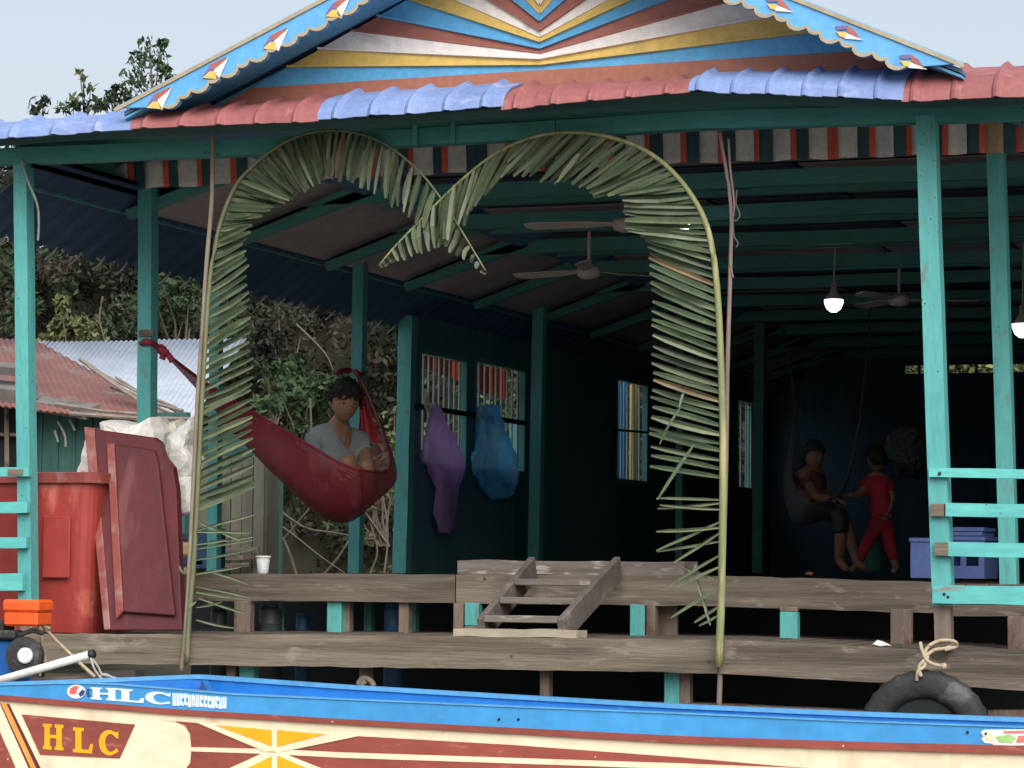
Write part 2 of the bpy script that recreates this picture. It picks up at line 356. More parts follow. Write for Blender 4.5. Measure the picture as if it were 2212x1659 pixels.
for (u0,v0,u1,v1,w_) in ((-60,790,45,800,.16),(-60,838,60,852,.28),(80,872,200,890,.2)):
    MB().bar(P(u0,v0,10.6), P(u1,v1,10.4), w_*.5, w_, Vector((0,-.3,1))).build('roof_patch', M_greyroof, hr)
for (u0,v0,u1,v1,Y,r) in ((172,775,400,925,10.9,.022),(190,790,345,893,10.8,.016),(215,805,380,880,11.2,.014),(250,815,400,898,11.3,.014),(120,872,330,897,9.95,.018),(150,893,420,905,9.9,.02),(240,835,395,888,11,.02),(280,845,420,912,10.9,.012)):
    MB().tube([P(u0,v0,Y), P((u0+u1)/2+random.uniform(-4,4),(v0+v1)/2+4,Y), P(u1,v1,Y)], r, 6).build('roof_pole', mat('grey_pole', (.26,.22,.19), (.15,.13,.11), .8, 6, (1,1,1), .3), hr)
wl, wr = P(-260,1200,10.6), P(398,1200,10.6)
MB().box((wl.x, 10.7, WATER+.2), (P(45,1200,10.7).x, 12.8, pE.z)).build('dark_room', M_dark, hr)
MB().box((P(70,1200,10.6).x, 10.6, WATER+.2), (wr.x, 10.68, pC.z+.12)).build('wall', M_gwall, hr)
for k in range(9):
    xx = P(70,1200,10.6).x + (wr.x-P(70,1200,10.6).x)*(k+.4)/9
    MB().box((xx-.012, 10.585, WATER+.2), (xx+.012, 10.598, pC.z+.1)).build('batten', M_gwall, hr)
for u in (14, 68): MB().tube([P(u,872,10.55), P(u+2,1220,10.55)], .025, 6).build('wall_post', M_stub, hr)
MB().bar(P(-100,935,10.6), P(60,940,10.6), .04, .03).build('shelf', M_stub, hr)
for tab in ([(125,910),(140,940),(142,965)],[(118,930),(126,955)],[(150,905),(162,930)]):
    MB().tube(apath(tab, 10.5, 5), .012, 5).build('hanging_strip', mat('faded_strip', (.35,.36,.34), (.25,.25,.24), .8, 6, (1,1,1), .1), hr)
# olive wall beside the bank
ow = thing('olive_shed', 'olive brown boarded shed low behind the left palm leaf', 'shed', P(510, 1220, 8))
x0, x1 = P(425,1200,8).x, P(568,1200,8).x
nb = 6
for k in range(nb):
    a0 = x0+(x1-x0)*k/nb; MB().box((a0+.004, 8+.006*(k%2), -.6), (x0+(x1-x0)*(k+1)/nb-.004, 8.03+.006*(k%2), P(500, 985+random.uniform(-4,4), 8).z)).build('board', M_olive, ow)
MB().box((x0, 8.05, -.6), (x1, 8.3, P(500,1000,8).z)).build('inner_wall', M_olive, ow)
for k in range(3): MB().bar(P(425,1190+k*17,7.9), P(560-10*k,1186+k*17,7.9), .03, .035).build('plank', M_wood2, ow)
# stacked odds and ends beside the shed: crates seen behind the lid
for (u0,v0,u1,v1,c_) in ((376,1150,420,1168,(.03,.06,.12)),(378,1172,412,1200,(.55,.38,.16)),(376,1204,440,1222,(.02,.05,.16)),(378,1226,412,1250,(.45,.30,.13)),(420,1140,452,1230,(.02,.07,.14))):
    p, q = P(u0,v1,3.6), P(u1,v0,3.6)
    o = MB().box((p.x,3.6,p.z),(q.x,3.85,q.z)).build('storage_box', mat('box_%d%d'%(u0,v0), c_, None, .5, 6), bevel=.01)
    tag(o, {1150:'dark blue box topmost behind the big red lid',1172:'orange tan box under the dark blue box behind the lid',1204:'navy blue box between two tan boxes behind the lid',1226:'tan box lowest in the pile behind the red lid',1140:'deep blue upright box behind the left bamboo stem'}[v0], 'box')
# ================================================================ FLOATING HOUSE
HO = thing('floating_house', 'teal timber floating house with a blue and red tiled eave and a sunburst painted gable', 'house', (0, 1.2, WATER))
def vline(tab, Y, us): return [P(u, interp(tab, u), Y) for u in us]
def rng(a, b, n): return [a+(b-a)*i/n for i in range(n+1)]
# ---- decks
LB = [(-80,1399),(67,1400),(413,1403),(737,1406),(1106,1411),(1474,1417),(1574,1419),(1874,1435),(2212,1452),(2400,1461)]
def beam_board(name, tab, u0, u1, h, Y, w, m, parent=HO, n=14, jit=.003, dv=0):
    return MB().poly([P(u, interp(tab, u)+dv, Y) for u in rng(u0, u1, n)], w, h, jit).build(name, m, parent)
beam_board('lower_deck_beam', LB, 40, 411, .150, -.03, .07, M_wood)
beam_board('lower_deck_beam', LB, 413.5, 1555, .152, -.03, .07, M_wood, n=30)
beam_board('lower_deck_beam', LB, 1558, 2400, .158, -.035, .07, M_wood2, n=18)
UB = [(280,1269),(380,1269),(737,1269),(1106,1273),(1575,1277),(2000,1291),(2400,1300)]
beam_board('upper_deck_beam', UB, 292, 988, .145, 1.0, .07, M_wood2, n=14)
beam_board('upper_deck_beam', UB, 990.5, 1560, .150, .99, .07, M_wood, n=14)
beam_board('upper_deck_beam', UB, 1562, 2036, .152, 1.0, .07, M_wood2, n=14)
MB().poly([P(u, 1318+.01*(u-2030), 1.0) for u in rng(2040, 2400, 5)], .06, .055, .003).build('upper_deck_beam', M_wood2, HO)
xl, xr = P(-300,1400,0).x, P(2500,1400,0).x
# deck boards laid front to back (lower) and planks under the room
nb = 60; dx = (xr-xl)/nb; zl = P(1106,1372,0).z-.012
dk = MB().box((0,.01,0),(dx-.008,1.6,.03))
pr = None
for k in range(nb):
    u = uv((xl+k*dx, 0, zl))[0]; zz = P(u, interp(LB,u), 0).z + .055 + random.uniform(-.002,.002)
    if pr is None:
        pr = dk.build('deck_plank', M_wood2, HO); o = pr
    else: o = pr.copy(); COL.objects.link(o)
    o.location = Vector((xl+(k+.5)*dx, .805, zz)) - Vector(HO['_o'])
M_floor = mat('dark_floor_boards', (.12, .10, .085), (.07, .06, .05), .6, 2, (6, .6, 1), .2)
fx0, fx1 = P(296,1240,1).x, XR
nb = 48; dx = (fx1-fx0)/nb; pr = None
for k in range(nb):
    if pr is None: pr = MB().box((0,1.0,0),(dx-.006,16,.03)).build('floor_plank', M_floor, HO); o = pr
    else: o = pr.copy(); COL.objects.link(o)
    u = uv((fx0+k*dx, 1, 0))[0]
    o.location = Vector((fx0+(k+.5)*dx, 8.5, -.028 - .000*k)) - Vector(HO['_o'])
MB().box((XE-.1,5,-.05),(XL+1,16,-.045)).build('floor_edge', M_floor, HO)
# ---- stubs between the decks and under them
def stub(u0, u1, v0, v1, Y, m, nm='stub'):
    p, q = P(u0, v1, Y), P(u1, v0, Y); return MB().box((p.x, Y, p.z), (q.x, Y+.06, q.z)).build(nm, m, HO, bevel=.004)
for u0, u1, v0, v1, m, Y in ((504,540,1298,1366,M_stub,.95),(597,605,1298,1366,M_post,1.2),(705,737,1298,1370,M_post,1.0),(740,755,1298,1370,M_stub,1.05),(785,802,1300,1370,M_joist,1.4),
        (860,882,1300,1372,M_stub,1.0),(887,898,1300,1372,M_joist,1.25),(978,1000,1303,1374,M_stub,.92),(1003,1034,1303,1352,M_post,.93),(1003,1034,1353,1374,M_stub,.93),
        (1360,1392,1306,1380,M_post,.95),(1395,1415,1306,1380,M_stub,.95),(1684,1722,1322,1388,M_post,.95),(1684,1722,1311,1321,M_stub,.95),(1923,1967,1316,1400,M_stub,.9),(2176,2214,1332,1412,M_stub,.9),
        (488,507,1432,1500,M_stub,.05),(515,548,1434,1500,M_post,.06),(775,797,1438,1480,M_stub,.05),(1165,1186,1444,1516,M_stub,.05),(1434,1467,1450,1522,M_post,.05),(1467,1490,1450,1524,M_stub,.06),
        (60,85,1432,1500,M_stub,.1),(1900,1925,1470,1545,M_stub,.3)):
    stub(u0, u1, v0, v1, Y, m)
# low floating timbers near the water
def log(pts, r, label):
    o = MB().tube(pts, r, 8).build('floating_timber', M_stub); return tag(o, label, 'timber')
tag(beam_board('floating_timber', [(1165,1517),(1470,1524),(1860,1540)], 1100, 1880, .03, .12, .12, M_stub, None, 8), 'long low grey timber under the deck to the left of the tyre', 'timber')
tag(beam_board('floating_timber', [(2140,1544),(2400,1546)], 2140, 2400, .05, .1, .12, M_stub, None, 3), 'short low timber just right of the black tyre', 'timber')
tag(beam_board('floating_timber', [(45,1471),(190,1466)], 45, 190, .03, -.25, .1, M_stub, None, 4), 'grey board lying low under the left end of the white pole', 'timber')
tag(beam_board('floating_timber', [(185,1460),(305,1454)], 185, 302, .035, -.2, .1, mat('dark_wet_timber', (.06,.055,.05), None, .6, 4), None, 4), 'dark wet board end beside the white pole tip', 'timber')
# dim barrels and clutter under the floor
M_bluep = mat('faded_blue_plastic', (.04, .16, .34), (.03, .11, .26), .5, 3, (1, 1, 1), .1)
def barrel(u0, u1, v0, v1, Y, m, label):
    p, q = P(u0, v1, Y), P(u1, v0, Y); r = (q.x-p.x)/2; h = q.z-p.z
    t = thing('barrel', label, 'barrel', ((p.x+q.x)/2, Y+r, p.z-.3))
    MB().lathe(t.location, [(r*.93,0),(r,.03),(r,.3+h*.4),(r*1.03,.3+h*.42),(r,.3+h*.46),(r,.28+h),(r*.94,.3+h)], 20).build('body', m, t, smooth=True)
    MB().lathe(Vector(t.location)+Vector((0,0,.3+h+.002)), [(r*.9,0),(r*.9,.012)], 20).build('lid', m, t)
M_greyp = mat('dull_grey_plastic', (.07, .09, .10), (.045, .06, .07), .5, 3, (1, 1, 1), .1)
barrel(550, 597, 1312, 1372, 1.15, M_greyp, 'grey float barrel under the floor near the left palm leaf')
barrel(823, 862, 1312, 1380, 1.3, M_bluep, 'blue float barrel under the floor left of the ladder')
barrel(448, 480, 1318, 1372, 1.2, M_greyp, 'dark float barrel under the floor just right of the left bamboo stem')
barrel(634, 660, 1330, 1380, 1.35, M_bluep, 'small blue barrel under the floor between two teal stubs')
MB().box((xl+.3, 3.2, WATER), (xr, 3.25, -.06)).build('underfloor_shade_sheet', M_dark, HO)  # near-black sheet added to stand for the shade under the floor

# ---- posts: (u_top, v_top, u_bot, v_bot, Y, width, material)
def post(ut, vt, ub, vb, Y, w, m=M_post, name='post', lab=None, n=8, parent=HO):
    mb = MB(); pts = [P(ut+(ub-ut)*i/n+random.uniform(-.6,.6), vt+(vb-vt)*i/n, Y) for i in range(n+1)]
    for k in range(n): pass
    vs = []; fs = []
    for i, p in enumerate(pts):
        for a, b in ((-1,-1),(1,-1),(1,1),(-1,1)): vs.append(p+Vector((a*w/2, b*w/2, 0)))
    for i in range(n):
        for k in range(4): fs.append((4*i+k, 4*i+4+k, 4*i+4+(k+1)%4, 4*i+(k+1)%4))
    fs += [(0,1,2,3), tuple(4*n+k for k in (3,2,1,0))]
    mb.add(vs, fs); o = mb.build(name, m, parent, bevel=0)
    if lab: o['label'] = lab
    return o
post(50, 345, 62, 1300, .0, .076); post(62, 1302, 64, 1372, .0, .07, M_stub, 'post_foot')
post(2002, 252, 2039, 1308, .0, .088); post(2038, 1310, 2040, 1402, .0, .074, M_stub, 'post_foot')
post(320, 395, 317, 1240, 1.15, .083); post(2152, 322, 2181, 1262, 1.15, .083)
post(469, 595, 462, 1238, 3.0, .066); post(780, 468, 768, 1238, 4.3, .078); post(882, 683, 868, 1238, 5.9, .105)
post(1168, 560, 1155, 1238, 7.7, .09); post(1471, 640, 1468, 1238, 9.4, .06, M_joist); post(1644, 560, 1638, 1238, 11, .09, M_joist)
post(2290, 330, 2300, 1262, 1.15, .083)
MB().box(P(302,727,1.1), P(334,712,1.1)+Vector((0,-.012,0))).build('post_band', M_wood2, HO)
# ---- eave beam and joists
EB = [(-80,345),(0,340),(500,321),(1104,287),(1508,262),(2212,241),(2400,236)]
M_eavb = M_beam
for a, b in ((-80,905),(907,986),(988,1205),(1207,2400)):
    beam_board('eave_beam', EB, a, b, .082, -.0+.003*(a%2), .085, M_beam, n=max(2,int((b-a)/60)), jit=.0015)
for u in (906, 987): p = P(u, interp(EB,u), 0); MB().box((p.x-.012,-.06,p.z-.045),(p.x+.012,-.044,p.z+.055)).build('beam_bracket', M_joist, HO)
JY = [1.2+1.35*k for k in range(11)]
ZJ = 2.2
for k, y in enumerate(JY):
    x0, x1 = XL-.05, XR
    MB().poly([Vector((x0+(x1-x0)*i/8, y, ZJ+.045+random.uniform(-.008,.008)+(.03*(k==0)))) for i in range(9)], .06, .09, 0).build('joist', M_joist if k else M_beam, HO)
for y in JY:
    MB().bar((XL-.10, y, 1.99), (XL+.80, y, 2.27), .06, .055, Vector((0,1,0))).build('rafter', M_joist, HO)
# lighter second beams halfway, set higher
for k in range(5):
    MB().box((XL+.3, JY[k]+.62, ZJ+.05), (XR, JY[k]+.66, ZJ+.11)).build('batten', M_joist, HO)
MB().poly([Vector((XL, y, 2.12)) for y in (0, 4, 8, 12, 16)], .07, .08).build('side_plate', M_joist, HO)
MB().poly([Vector((P(2150,300,1.15).x, y, 2.29)) for y in (.05, 1, 2)], .06, .06).build('side_plate', M_joist, HO)
# ---- tile skirt: pressed sheets of alternating colour
TB = [(-80,305),(0,297),(285,279),(690,262),(1085,235),(1490,199),(1720,208),(1950,219),(2212,209),(2400,206)]
TT = [(-80,268),(0,262),(285,240),(325,243),(690,208),(1100,181),(1490,168),(1550,156),(1940,149),(2212,138),(2400,132)]
M_tblue = mat('blue_tile_paint', (.21, .30, .56), (.16, .235, .46), .55, 3.5, (1, 1, 1), .25, wear=(.32, .36, .56), wamt=.16, wscale=5, wst=(1, 2, 2))
M_tred = mat('red_tile_paint', (.33, .115, .115), (.25, .085, .085), .55, 3.5, (1, 1, 1), .25, wear=(.40, .20, .18), wamt=.12, wscale=6, wst=(1, 2, 2))
def tile_sheet(u0, u1, m, nr, lift, phase=0.):
    YB, YT = -.46, -.17
    p0, p1 = P(u0, interp(TB,u0), YB), P(u1, interp(TB,u1), YB)
    N = nr*16; zj = [random.uniform(-.005,.005) for _ in range(nr+2)]
    def f(s, t):
        x = p0.x + (p1.x-p0.x)*s; y = YB + (YT-YB)*t**1.5
        zb = P(uv((x,YB,2.3))[0], interp(TB, uv((x,YB,2.3))[0]), YB).z
        uu = uv((x,YT,2.4))[0]; zt = P(uu, interp(TT, uu), YT).z - .008
        ph = (s*nr+phase) % 1.0; k = int(s*nr+phase)
        q_ = abs(ph-.5)/.11; rib_ = (.5+.5*math.cos(math.pi*min(1,q_)))**.6; rib = rib_*(.003+.019*t)
        z = zb + (zt-zb)*(t**.65) + rib + zj[k]*(1-t)*.6
        z -= .006*(1-(t*3.001) % 1.0) ; y -= .008*(1-(t*3.001) % 1.0)     # pressed tile steps
        ny = -.020*rib_*(1-.7*t); return Vector((x, y+ny, z+lift+.004*mnoise.noise(Vector((x*9, y*9, 0)))))
    return MB().grid(f, N, 12).build('eave_tile_sheet', m, HO, smooth=False, solid=.008)
SK = [(-80,286,M_tblue,4,0,.3),(283,690,M_tred,5,.006,.1),(687,1088,M_tblue,5,.012,0),(1084,1492,M_tred,5,.0,.1),(1488,1952,M_tblue,6,.008,.2),(1948,2400,M_tred,5,.002,.2)]
for s in SK: tile_sheet(*s)
# sheet overlapping end curls
# fascia + soffit behind the eave
def strip(tab, dv0, dv1, Y0, Y1, u0, u1, name, m, n=14):
    a = [P(u, interp(tab,u)+dv0, Y0) for u in rng(u0,u1,n)]; b = [P(u, interp(tab,u)+dv1, Y1) for u in rng(u0,u1,n)]
    vs = a+b; fs = [(i, i+1, n+1+i+1, n+1+i) for i in range(n)]
    return MB().add(vs, fs).build(name, m, HO, solid=.012)
M_fascia = mat('dark_green_fascia', (.025, .085, .08), (.018, .06, .06), .7, 3, (.5, 2, 2), .2)
strip(TB, -3, 16, -.40, -.36, -80, 2400, 'fascia', M_fascia)
strip(TB, 14, -22, -.37, .0, -80, 2400, 'soffit', M_fascia)
# low roof plane behind the skirt and ceiling above the joists
zr0 = P(1106, 190, -.17).z
fr_pts = [P(u, interp(TT, u)+14, -.165) for u in rng(-79, 2395, 20)]
bk_pts = [Vector((p.x*1.0, 1.3, p.z+.10)) for p in fr_pts]; bk2 = [Vector((p.x, 16.2, p.z+.22)) for p in fr_pts]
MB().add(fr_pts+bk_pts+bk2, [(i,i+1,21+i+1,21+i) for i in range(20)]+[(21+i,21+i+1,42+i+1,42+i) for i in range(20)]).build('porch_roof', M_joist, HO, solid=.012)
MB().add([(fr_pts[-1].x,-.16,fr_pts[-1].z),(XR+1,-.16,2.45),(XR+1,16.2,2.6),(fr_pts[-1].x,16.2,fr_pts[-1].z+.22)],[(0,1,2,3)]).build('porch_roof', M_joist, HO, solid=.012)
MB().prism([(XL-.13,.06,2.0),(XL-.13,16.2,2.0),(XL-.13,16.2,2.56),(XL-.13,1.3,2.42),(XL-.13,.06,2.27)], (-.03,0,0)).build('light_seal_board', M_joist, HO)  # unseen board added to stop sky light leaking in over the left slope
# ceiling linings: sagging cloth in every bay, some brown some dark
M_cbrown = mat('brown_ceiling_cloth', (.40, .35, .36), (.33, .29, .30), .9, 2, (1, 1, 1), .3, island=.1)
M_cdark = mat('navy_ceiling_cloth', (.09, .12, .19), (.07, .09, .15), .9, 2, (1, 1, 1), .3)
def sag(x0, x1, y0, y1, z0, z1, dip, m, nm='ceiling_cloth'):
    def f(s, t): return Vector((x0+(x1-x0)*s, y0+(y1-y0)*t, z0+(z1-z0)*s - dip*math.sin(math.pi*s)*math.sin(math.pi*t)*(1+.4*mnoise.noise(Vector((s*3+x0, t*3+y0, 1))))))
    return MB().grid(f, 8, 6).build(nm, m, HO, smooth=True, solid=.004)
for k in range(10):
    y0, y1 = JY[k]+.035, JY[k]+1.35-.035
    sag(XL-.10, XL+.75, y0, y1, 2.03, 2.33, .02, M_cbrown)
    x = XL+.78
    while x < XR:
        wdt = random.choice((.9, 1.3, 1.7)); sag(x, min(x+wdt-.03, XR), y0, y1, 2.335, 2.335, random.uniform(.02,.06), M_cbrown if random.random() < .5 else M_cdark); x += wdt
# ---- left roof slope with its row of tile ends
M_under = mat('dark_roof_underside', (.05, .10, .19), (.035, .075, .15), .8, 2, (1, 1, 1), .2)
ze = 1.78
for k in range(9):
    y0 = .0 + k*1.9; m = M_under
    def f(s, t, y0=y0):
        y = y0 + 1.9*s; ph = (y*5) % 1.0; rib = .035*max(0, 1-abs(ph-.5)/.2)
        x = XL+.02 + (XE-XL-.02)*t; z = 2.13 + (ze-2.13)*t
        return Vector((x - (rib*.7 if t > .9 else 0), y, z + rib*t + (.01*math.sin(y*31) if t > .9 else 0)))
    MB().grid(f, 76, 5).build('side_tile_sheet', m, HO, solid=.008)
M_tip = mat('pale_tile_lip', (.34, .31, .31), None, .7, 5)
lip = MB()
for k in range(60):
    y = .1 + k*.27; lip.tube([Vector((XE-.01, y, ze-.06)), Vector((XE+.015, y+.03, ze-.03)), Vector((XE+.05, y+.03, ze+.01+random.uniform(-.01,.01)))], .007, 5)
o = lip.build('tile_lip', M_tip, HO); o['kind'] = 'stuff'
# ---- striped cloth valance hung behind the eave beam
M_vgrey = mat('grey_valance_cloth', (.64, .61, .59), (.52, .50, .49), .9, 6, (1, 1, 1), .2, wear=(.16,.15,.15), wamt=.12, wscale=4)
M_vred = mat('red_valance_cloth', (.66, .12, .08), (.52, .09, .06), .9, 6, (1, 1, 1), .2)
M_vdark = mat('dark_valance_cloth', (.045, .10, .11), (.03, .07, .09), .9, 6, (1, 1, 1), .2)
M_vtan = mat('tan_valance_cloth', (.45, .33, .20), (.34, .24, .14), .9, 6, (1, 1, 1), .2)
VB = [(60,428),(160,428),(280,408),(400,402),(560,392),(830,380),(1000,372),(1200,365),(1400,354),(1700,345),(1985,335),(2212,328),(2400,324)]
VTp = [(60,400),(160,380),(280,350),(400,340),(560,325),(830,300),(1200,282),(2212,245),(2400,236)]
def band(u0, u1, m):
    def f(s, t):
        u = u0+(u1-u0)*s; p = P(u, interp(VTp,u)*(1-t)+interp(VB,u)*t + (1.5*math.sin(u*.05) if t > .9 else 0), 1.08)
        return p + Vector((0, .009*math.sin(u*.11)+.015*t, 0))
    MB().grid(f, 4, 5).build('valance_stripe', m, HO, smooth=True, solid=.003)
u = 66.
per = 74.
k = 0
while u < 2300:
    red_left = 800 < u < 1010 or u > 1740
    tan = (u > 2080)
    if red_left: seq = ((13, M_vred), (40, M_vtan if tan else M_vgrey), (per-53, M_vdark))
    else: seq = ((per-51, M_vdark), (39, M_vgrey), (12, M_vred))
    for wd_, m in seq: band(u, u+wd_, m); u += wd_
    per = 74 if u < 1300 else 79
# ---- railings at both ends of the porch
def rail(parent, u0, v0, u1, v1, h, Y, m=M_rail, nm='rail', w=.03):
    return MB().poly([P(u0+(u1-u0)*i/6, v0+(v1-v0)*i/6, Y) for i in range(7)], w, h, .001).build(nm, m, parent)
rr = thing('porch_railing', 'bright teal four rail porch railing at the right edge', 'railing', P(2100, 1310, -.06), 'porch railings')
rail(rr, 2008,1020,2400,1028,.042,-.062); rail(rr, 2044,1101,2400,1107,.060,-.062); rail(rr, 2048,1186,2400,1193,.064,-.062); rail(rr, 2016,1283,2400,1290,.082,-.066, w=.036)
MB().box(P(2010,1115,-.075), P(2042,1088,-.045)).build('bare_rail_end', M_wood, rr); MB().box(P(2019,1200,-.078), P(2051,1172,-.048)).build('bare_rail_end', M_wood, rr)
for (u, v) in ((2030,1023),(2040,1284),(2048,1290)): MB().lathe(P(u,v,-.078), [(.008,0),(.008,.006)], 8, (0,-1,0)).build('nail', mat('rusty_nail', (.03,.025,.02)), rr)
rl = thing('porch_railing', 'teal railing ends at the left edge in front of the red bin', 'railing', P(10, 1270, -.06), 'porch railings')
rail(rl, -90,1020,65,1019,.046,-.062); rail(rl, -90,1098,62,1096,.056,-.062); rail(rl, -90,1174,60,1172,.056,-.062); rail(rl, -90,1258,52,1257,.088,-.062)
MB().box(P(16,1026,-.083), P(50,1013,-.078)).build('bare_patch', M_wood, rl)
# ---- pediment: radiating boards
M_soff = mat('navy_gable_soffit', (.14,.42,.68), (.11,.36,.60), .7, 3, (1,1,1), .1)
YP = -.12
cols = [mat('pediment_orange', (.42,.16,.11), (.36,.14,.095), .6, 3, (1,1,1), .1, wear=(.35,.12,.08), wamt=.1),
        mat('pediment_blue', (.12,.43,.76), (.10,.37,.66), .6, 3, (1,1,1), .1, wear=(.05,.14,.22), wamt=.06, wscale=8, wst=(1,1,4)),
        mat('pediment_yellow', (.72,.52,.15), (.64,.45,.13), .6, 3, (1,1,1), .1, wear=(.42,.33,.16), wamt=.1),
        mat('pediment_white', (.84,.80,.77), (.74,.70,.69), .6, 3, (1,1,1), .1, wear=(.36,.34,.36), wamt=.14),
        mat('pediment_red', (.38,.14,.11), (.32,.12,.10), .6, 3, (1,1,1), .1, wear=(.28,.12,.10), wamt=.1)]
seqc = [1,2,3,4,1,2,3,4,1,2,3,4,1,2]
UC = 1168
vc = [152,142,130,117,107,93,82,68,48,32,13,-8,-30,-55,-90]
sl = [.062,.008,-.046,-.12,-.20,-.324,-.44,-.594,-.784,-1.0,-1.3,-1.7,-2.4,-4,-9]
sr = [.06,.12,.185,.273,.383,.463,.55,.695,.86,1.15,1.45,1.8,2.5,4,9]
XC = P(UC, 150, YP).x
def pz(u, v): p = P(u, v, YP); return (p.x, p.z)
def clip(poly, a, b):   # keep left of a->b
    out = []
    for i in range(len(poly)):
        p, q = poly[i], poly[(i+1) % len(poly)]
        sp = (b[0]-a[0])*(p[1]-a[1])-(b[1]-a[1])*(p[0]-a[0]); sq = (b[0]-a[0])*(q[1]-a[1])-(b[1]-a[1])*(q[0]-a[0])
        if sp >= 0: out.append(p)
        if sp*sq < 0: t = sp/(sp-sq); out.append((p[0]+(q[0]-p[0])*t, p[1]+(q[1]-p[1])*t))
    return out
gl0, gl1 = pz(418, 262), pz(855, 14)        # left edge of the field
gr0, gr1 = pz(1760, 40), pz(2080, 165)
lo0, lo1 = pz(400, 252), pz(2100, 168)
for side in (-1, 1):
    for i in range(-1, 14):
        def line(j):
            if j < 0: return (pz(UC, 250), pz(UC+side*900, 330))
            s = sl[j] if side < 0 else -sr[j]
            c = pz(UC, vc[j]); e = pz(UC+side*900, vc[j]+s*900); return c, e
        c0, e0 = line(i); c1, e1 = line(i+1)
        poly = [c0, e0, e1, c1] if side > 0 else [c0, c1, e1, e0]
        poly = [(x, z) for x, z in poly]
        # clip to gable: below left slope, below right slope, above base
        poly = clip(poly, gl1, gl0) if poly else poly
        poly = clip(poly, gr1, gr0) if len(poly) > 2 else poly
        if False: pass
        poly = clip(poly, lo0, lo1) if len(poly) > 2 else poly
        if len(poly) < 3: continue
        # shrink for joints and lap: upper boards stand prouder at the lower edge
        cx = sum(p[0] for p in poly)/len(poly); cz = sum(p[1] for p in poly)/len(poly)
        yy = YP - .004*(i % 3)
        pts = [Vector((p[0], yy, p[1])) for p in poly]
        ob = MB().prism(pts, (0, .03, 0)).build('pediment_board', cols[seqc[i] if i >= 0 else 0], HO)
        # joint bead: thin dark shadow line comes from a proud lower lip
        a, b = (c0, e0); 
        pa = Vector((a[0], yy-.004, a[1])); pb = Vector((b[0], yy-.004, b[1]))
        if i >= 1:
            ck = [q for q in poly if abs((pb-pa).cross(Vector((q[0], yy-.004, q[1]))-pa).length) < .003*(pb-pa).length]
            if len(ck) >= 2:
                ck.sort(key=lambda q: q[0]); A = Vector((ck[0][0], yy-.008, ck[0][1]+.006)); B = Vector((ck[-1][0], yy-.008, ck[-1][1]+.006))
                MB().bar(A, B, .012, .009, Vector((0,1,0))).build('board_lip', cols[seqc[i]], HO)
MB().prism([Vector((p[0], YP+.04, p[1])) for p in (lo0, lo1, gr0, pz(1135,-225), gl1)], (0,.02,0)).build('pediment_backing', M_soff, HO)
# ---- verge boards with scalloped edge and diamonds
YV = -.5
M_vblue = mat('verge_sky_blue', (.13,.41,.78), (.11,.36,.70), .55, 2, (1,1,1), .1, wear=(.30,.50,.75), wamt=.08, wscale=9)
M_vcream = mat('verge_cream_edge', (.42,.36,.24), (.35,.29,.19), .6, 5, (1,1,1), .1)
M_vwhite = mat('verge_white', (.78,.77,.75), None, .6, 5, (1,1,1), 0)
M_vredp = mat('verge_brick_red', (.42,.13,.10), None, .6, 5, (1,1,1), 0)
def v2(u, v, Y=YV): return P(u, v, Y)
def verge(o0, o1, i0, i1, n, dia, mirror):
    o0, o1, i0, i1 = (v2(*q) for q in (o0, o1, i0, i1)); t = (o1-o0).normalized(); L = (o1-o0).length
    dn = (i0-o0) - t*((i0-o0).dot(t)); dn.normalize()
    w0 = (i0-o0).dot(dn); s0 = (i0-o0).dot(t); s1 = (i1-o0).dot(t)
    outer = [o0, o1]; inner = []
    per_ = (s1-s0)/n
    # scallop unit: long shallow bay then a small cusp step, like the cut board
    prof = [(0,-.012),(.06,.002),(.16,.018),(.30,.027),(.45,.024),(.56,.010),(.60,-.006),(.66,.002),(.76,.010),(.88,.008),(.96,-.004),(1,-.012)]
    for k in range(n):
        for a, b in prof[:-1]: inner.append(o0 + t*(s0+per_*(k+a)) + dn*(w0+b*.8))
    inner.append(o0 + t*s1 + dn*w0)
    bo = MB().prism(outer + inner[::-1], (0, .025, 0)).build('verge_board', M_vblue, HO)
    edge = MB()
    NI = len(inner); oy = Vector((0,-.006,0))
    fa = [p+oy for p in inner]; fb = [p-dn*.017+oy for p in inner]
    edge.add(fa+fb+[p+Vector((0,.012,0)) for p in fa]+[p+Vector((0,.012,0)) for p in fb], sum([[(i,i+1,NI+i+1,NI+i),(2*NI+i,3*NI+i,3*NI+i+1,2*NI+i+1),(i,2*NI+i,2*NI+i+1,i+1),(NI+i,NI+i+1,3*NI+i+1,3*NI+i)] for i in range(NI-1)], []))
    e = edge.build('scalloped_edge', M_vcream, bo); 
    MB().bar(o0 + dn*.014 + Vector((0,-.004,0)), o1 + dn*.014 + Vector((0,-.004,0)), .010, .018, Vector((0,1,0))).build('top_edge', M_vcream, bo)
    for (cu, cv, sc) in dia:   # diamond: purple/red upper, yellow left, white right, as in the photo
        def q(du, dv, Y=YV-.004): return v2(cu+du*sc, cv+dv*sc, Y)
        if not mirror: pieces = [((-32,28),(-12,-4),(-2,10),(-14,14)),((-12,-4),(30,-24),(18,-8),(-2,10)),((-32,30),(-14,14),(-2,12),(12,34),(-6,32)),((-2,10),(34,-22),(8,36),(0,26))]
        else: pieces = [((-30,-10),(-4,-12),(2,-2),(-24,0)),((-2,-13),(18,0),(34,24),(2,6)),((-28,4),(0,6),(-6,20),(-18,16)),((0,8),(42,26),(-6,22),(-4,16))]
        mm = [mat('verge_violet', (.20,.16,.36), None, .6, 5, (1,1,1), 0), M_vredp, cols[2], M_vwhite]
        for pc, m in zip(pieces, mm): MB().prism([q(*z) for z in pc], (0, -.004, 0)).build('painted_diamond', m, bo)
